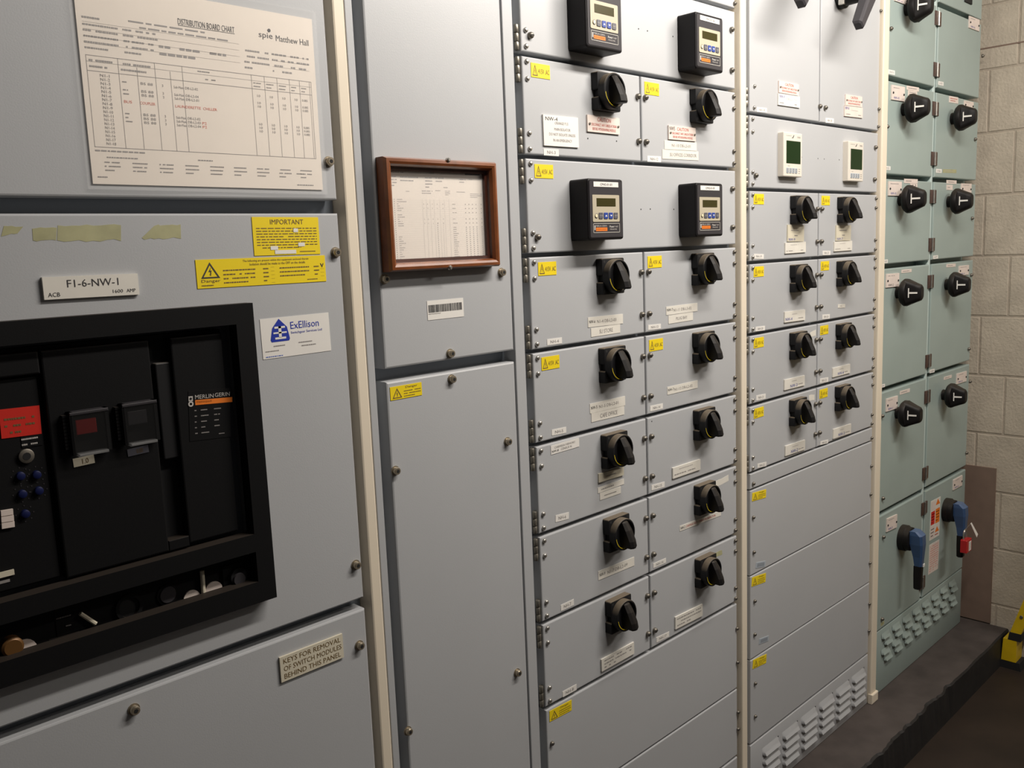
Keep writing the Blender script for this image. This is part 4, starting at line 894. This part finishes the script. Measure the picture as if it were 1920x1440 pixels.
boss = [((1699.5, 15), None), ((1694, 203.8), (1785.8, 221.5)), ((1687.5, 374), (1779, 378)), ((1682.7, 549), (1775, 534)), ((1682, 776), (1769, 742))]
hz = [(('r', 570, 145), ('r', 560, 540)), (('r', 550, 840), ('r', 540, 1225)), (('s', 530, 200), ('s', 520, 570)), (('s', 510, 855), ('t', 493, 150)), (('t', 488, 425), ('t', 470, 1015))]
for k in range(5):
    for side in (0, 1):
        x0, x1 = (X5, X5m - .0105) if side == 0 else (X5m + .0105, X5R)
        zz0, zz1 = (ZG[k + 1][0], ZG[k + 1][1])
        t = gdoor(x0, x1, zz0, zz1, names[k][side])
        if boss[k][side]:
            x, z = at('p', *boss[k][side], .008); t.put('knob', x + .017, z)
        if side == 0:
            for v, hx, hy in hz[k]: t.put('ghinge', X5m, at(v, hx, hy)[1])
        else:
            for v, hx, hy in hz[k]: t.put('gleaf', X5m, at(v, hx, hy)[1])
        if k == 0 and side == 0: gplate(t, ('r', 232, -60, 330, -25, 330, 45, 232, 5)); ident(t, ('r', 187, 535, 237, 545, 237, 580, 187, 570), 'H1'); t.put('lock', *at('r', 202, 222))
        if k == 0 and side == 1: gplate(t, ('r', 806, 122, 885, 155, 882, 243, 804, 215)); ident(t, ('r', 572, 625, 612, 633, 612, 662, 572, 655), 'H5'); t.put('lock', *at('r', 908, 433))
        if k == 1 and side == 0: gplate(t, ('r', 208, 655, 308, 672, 306, 785, 206, 768)); strip_label(t, ('r', 328, 660, 422, 675, 422, 708, 328, 692)); t.label('circuit_label', ('r', 338, 692, 408, 705, 408, 748, 338, 738), [('g', 2, .1, .2, .9, .9, 'grey_ink')], 'pink_plate'); ident(t, ('r', 162, 1280, 203, 1283, 203, 1312, 162, 1310), 'H2'); t.put('lock', *at('r', 172, 978))
        if k == 1 and side == 1: strip_label(t, ('r', 655, 738, 725, 752, 725, 800, 655, 790), 2); gplate(t, ('r', 768, 775, 838, 790, 838, 850, 768, 838)); ident(t, ('r', 555, 1302, 598, 1305, 598, 1335, 555, 1332), 'H6'); t.label('tape_residue', ('r', 608, 1305, 712, 1308, 712, 1335, 608, 1332), [('g', 1, .1, .3, .9, .7, 'pale_ink')], 'yellow_residue', th=.0004); t.put('lock', *at('r', 852, 1075))
        if k == 2 and side == 0: gplate(t, ('s', 184, 82, 285, 86, 281, 195, 182, 192)); strip_label(t, ('s', 308, 62, 412, 66, 412, 98, 308, 95)); t.label('circuit_label', ('s', 355, 98, 410, 100, 408, 140, 355, 138), [('t', '# 3', .2, .15, .8, .6, 'ink')], 'pink_plate'); ident(t, ('s', 145, 688, 182, 684, 182, 712, 145, 716), 'H3')
        if k == 2 and side == 1: strip_label(t, ('s', 635, 72, 712, 76, 712, 104, 635, 100)); t.label('circuit_label', ('s', 635, 108, 682, 110, 682, 150, 635, 148), [('g', 1, .2, .3, .8, .7, 'grey_ink')], 'pink_plate'); gplate(t, ('s', 745, 98, 822, 102, 822, 180, 745, 178)); ident(t, ('s', 533, 655, 570, 652, 570, 678, 533, 682), 'H7'); t.put('lock', *at('s', 828, 368))
        if k == 3 and side == 0: gplate(t, ('s', 164, 797, 265, 789, 262, 892, 166, 902), 'NW-2', 'ink'); strip_label(t, ('s', 288, 765, 365, 757, 365, 782, 288, 790)); ident(t, ('t', 124, 335, 160, 327, 160, 352, 124, 360), 'H4')
        if k == 3 and side == 1: strip_label(t, ('s', 635, 722, 705, 716, 705, 740, 635, 746)); gplate(t, ('s', 727, 735, 802, 728, 802, 800, 727, 810)); ident(t, ('t', 505, 220, 543, 212, 543, 238, 505, 246), 'H8'); t.put('lock', *at('s', 822, 805)); t.put('lock', *at('s', 803, 1375))
        if k == 4 and side == 0: gplate(t, ('t', 166, 445, 255, 418, 250, 515, 165, 543), 'NW-1'); strip_label(t, ('t', 275, 385, 352, 362, 352, 390, 275, 412)); t.put('lock', *at('t', 135, 575)); t.put('lock', *at('t', 140, 1210))
        if k == 4 and side == 1: strip_label(t, ('t', 615, 275, 675, 258, 675, 280, 615, 298)); gplate(t, ('t', 710, 250, 785, 230, 785, 305, 710, 330)); t.put('lock', *at('t', 812, 310)); t.put('lock', *at('t', 785, 860))

# lowest row: two doors with blue handles
def blue_handle(t, cx, cz, tilt=0.0):
    b = t.mb(); b.lathe(cx, cz, [(0, .040), (.016, .040), (.019, .037), (.030, .036), (.032, .033)], 'knob_black', n=30)
    hd = t.part('door_handle', b, None, 'black round handle base')
    b = t.mb(); dx = tilt
    def sec(z, xo, wd, h0, h1): return [(cx + xo - wd, z, h0), (cx + xo + wd, z, h0), (cx + xo + wd, z, h1 - .005), (cx + xo + wd * .6, z, h1), (cx + xo - wd * .6, z, h1), (cx + xo - wd, z, h1 - .005)]
    b.layers([sec(cz + .030, 0, .020, .030, .052), sec(cz + .018, 0, .022, .030, .066), sec(cz - .010, 0, .021, .032, .068), sec(cz - .050, dx * .05, .014, .040, .066), sec(cz - .080, dx * .08, .012, .044, .064)], 'blue_handle')
    t.part('lever', b, hd, 'blue lever')
    b = t.mb(); b.layers([sec(cz - .079, dx * .08, .0125, .042, .064), sec(cz - .110, dx * .11, .0125, .042, .063), sec(cz - .150, dx * .15, .0120, .043, .062), sec(cz - .154, dx * .15, .009, .046, .059)], 'knob_black'); t.part('grip', b, hd, 'black lever end')
    b = t.mb(); b.plate(cx + dx * .08 + .002, cx + dx * .08 + .013, cz - .082, cz - .073, .062, .0665, 'white', c=.001); t.part('lock_tab', b, hd, 'white tab')
zz0, zz1 = ZG[6]
t = gdoor(X5, X5m - .0105, zz0, zz1, 'lowest green compartment door with blue handle, left of the red padlock')
hx, hzz = at('p', 1684, 1014, .005); hx += .040; blue_handle(t, hx, hzz)
gplate(t, ('v', 228, 415, 315, 385, 318, 480, 232, 530), 'NW-3'); t.put('lock', *at('v', 203, 570)); t.put('lock', *at('v', 192, 1262)); residue(t, ('v', 185, 1300, 215, 1275, 215, 1305, 187, 1330), 4, 'tape_residue', 14)
for y_ in (320, 945): t.put('ghinge', X5m, at('v', 560 if y_ < 500 else 548, y_)[1])
t = gdoor(X5m + .0105, X5R, zz0, zz1, 'lowest green compartment door with blue handle locked by the red padlock')
for y_ in (320, 945): t.put('gleaf', X5m, at('v', 560 if y_ < 500 else 548, y_)[1])
kx, kz = at('p', 1767.5, 961, .005); kx += .040; blue_handle(t, kx, kz)
gplate(t, ('v', 790, 90, 868, 52, 868, 130, 795, 175), 'NW-4')
t.label('warning_sticker', ('v', 600, 275, 685, 235, 682, 550, 605, 600), [('r', .06, .03, .44, .24, 'pink_plate', .0002), ('r', .06, .28, .44, .62, 'red_tape'), ('r', .06, .66, .44, .97, 'pink_plate'), ('g', 3, .08, .05, .42, .22, 'red_ink'), ('g', 4, .10, .32, .40, .60, 'pink_plate'), ('g', 3, .08, .70, .42, .95, 'red_ink'),
    ('poly', [(.72, .01), (.95, .16), (.50, .16)], 'orange'), ('r', .52, .26, .95, .63, 'orange'), ('g', 4, .56, .30, .90, .60, 'brown_ink'), ('poly', [(.72, .72), (.95, .86), (.50, .86)], 'orange'), ('g', 1, .52, .88, .95, .97, 'red_ink')], 'tape', lab='multi-coloured warning sticker')
t.label('notice_sticker', ('v', 590, 640, 675, 600, 672, 830, 592, 890), [('g', 12, .08, .05, .92, .95, 'red_pen', .85)], 'pink_plate', lab='pinkish printed notice')
# padlock and its tag hang from the right blue handle
lx, lz, lh = kx - .030, kz - .100, .074
t = Thing('padlock', 'red safety padlock hanging on the right blue handle', 'padlock', lx, lz - .02)
b = t.mb(); b.plate(lx - .023, lx + .023, lz - .022, lz + .022, lh - .006, lh + .014, 'padlock_red', c=.002, r=.003); t.part('body', b)
b = t.mb(); pts = [(lx - .012, lz + .020, lh)] + [(lx - .012 * math.cos(math.pi * k / 8), lz + .040 + .012 * math.sin(math.pi * k / 8), lh) for k in range(9)] + [(lx + .012, lz + .020, lh)]
b.tube(pts, .003, 'steel'); t.part('shackle', b)
t.label_box('label', lx - .004, lx + .015, lz - .017, lz + .014, [('g', 5, .1, .1, .9, .9, 'grey_ink')], 'white', h=lh + .014)
b = t.mb(); b.lathe(lx, lz - .024, [(lh - .004, .004), (lh + .004, .004)], 'white', n=10); t.part('key_barrel', b)
t = Thing('lockout_tag', 'small white tag hanging beside the red padlock', 'tag', lx + .03, lz + .03)
b = t.mb(); a = [(lx + .002, lz + .075), (lx + .012, lz + .076), (lx + .045, lz + .030), (lx + .034, lz + .022)]
b.layers([[(x, z, lh + .014 + .010 * (k > 1)) for k, (x, z) in enumerate(a)], [(x, z, lh + .0152 + .010 * (k > 1)) for k, (x, z) in enumerate(a)]], 'white'); t.part('card', b)
b = t.mb(); b.tube([(lx - .006, lz + .050, lh), (lx + .000, lz + .064, lh + .008), (lx + .006, lz + .074, lh + .015)], .0008, 'steel', n=6); t.part('string', b)
# louvred base of the green cabinet
t = Thing('vent_grille', 'green louvred ventilation panel at the foot of the end cabinet', 'grille', X5, PZ, 'louvred grilles')
b = t.mb(); b.plate(X5, X5R, PZ + .002, -1.177, -.039, -.001, 'green_paint', c=.002)
for j in range(4): louvres(b, [X5 + .075 + .078 * k + (.020 if j % 2 else 0) for k in range(8)], [-1.208 - .0255 * j], .056, .017, 'green_paint', out=.008)
t.part('louvre_panel', b)

# ------------------------------------------------------------------ yellow ladder leaning at the right edge
t = Thing('ladder', 'yellow ladder stile with black rubber foot by the block wall', 'ladder', 3.22, FL, y=-.27)
def stile(yo):
    b = t.mb()
    def s_(z, k): 
        h = .168 + yo + .105 * (z + 1.356) / .351; return [(3.215, z, h), (3.275, z, h), (3.275, z, h + .034), (3.215, z, h + .034)]
    b.layers([s_(-1.36, 0), s_(-.2, 0)], 'ladder_yellow')
    for z in (-1.295, -1.075, -.86): 
        h = .168 + yo + .105 * (z + 1.356) / .351 + .014
        b.layers([[(3.2148, z + .006 * math.cos(a * .785), h + .006 * math.sin(a * .785)) for a in range(8)], [(3.212, z + .005 * math.cos(a * .785), h + .005 * math.sin(a * .785)) for a in range(8)]], 'dark_steel')
    return t.part('stile', b)
s1 = stile(0.0)
def foot(h):
    b = t.mb()
    def s_(z, a, c): return [(3.213, z, a), (3.277, z, a), (3.277, z, c), (3.213, z, c)]
    b.layers([s_(-1.385, h + .002, h + .042), s_(-1.357, h + .006, h + .044)], 'rubber'); t.part('foot_sleeve', b); b = t.mb(); b.layers([s_(FL, h - .022, h + .046), s_(-1.462, h - .018, h + .042)], 'rubber'); t.part('foot', b)
    b = t.mb(); b.layers([s_(-1.463, h - .016, h + .030), s_(-1.384, h - .012, h + .030)], 'ladder_yellow'); t.part('foot_bracket', b)
foot(.160); s2 = stile(.42); foot(.580)
for z in (-1.12, -.86, -.60, -.34):
    h = .168 + .105 * (z + 1.356) / .351; b = t.mb(); b.plate(3.225, 3.268, z - .016, z + .016, h + .030, h + .424, 'ladder_yellow', c=.003); t.part('rung', b)
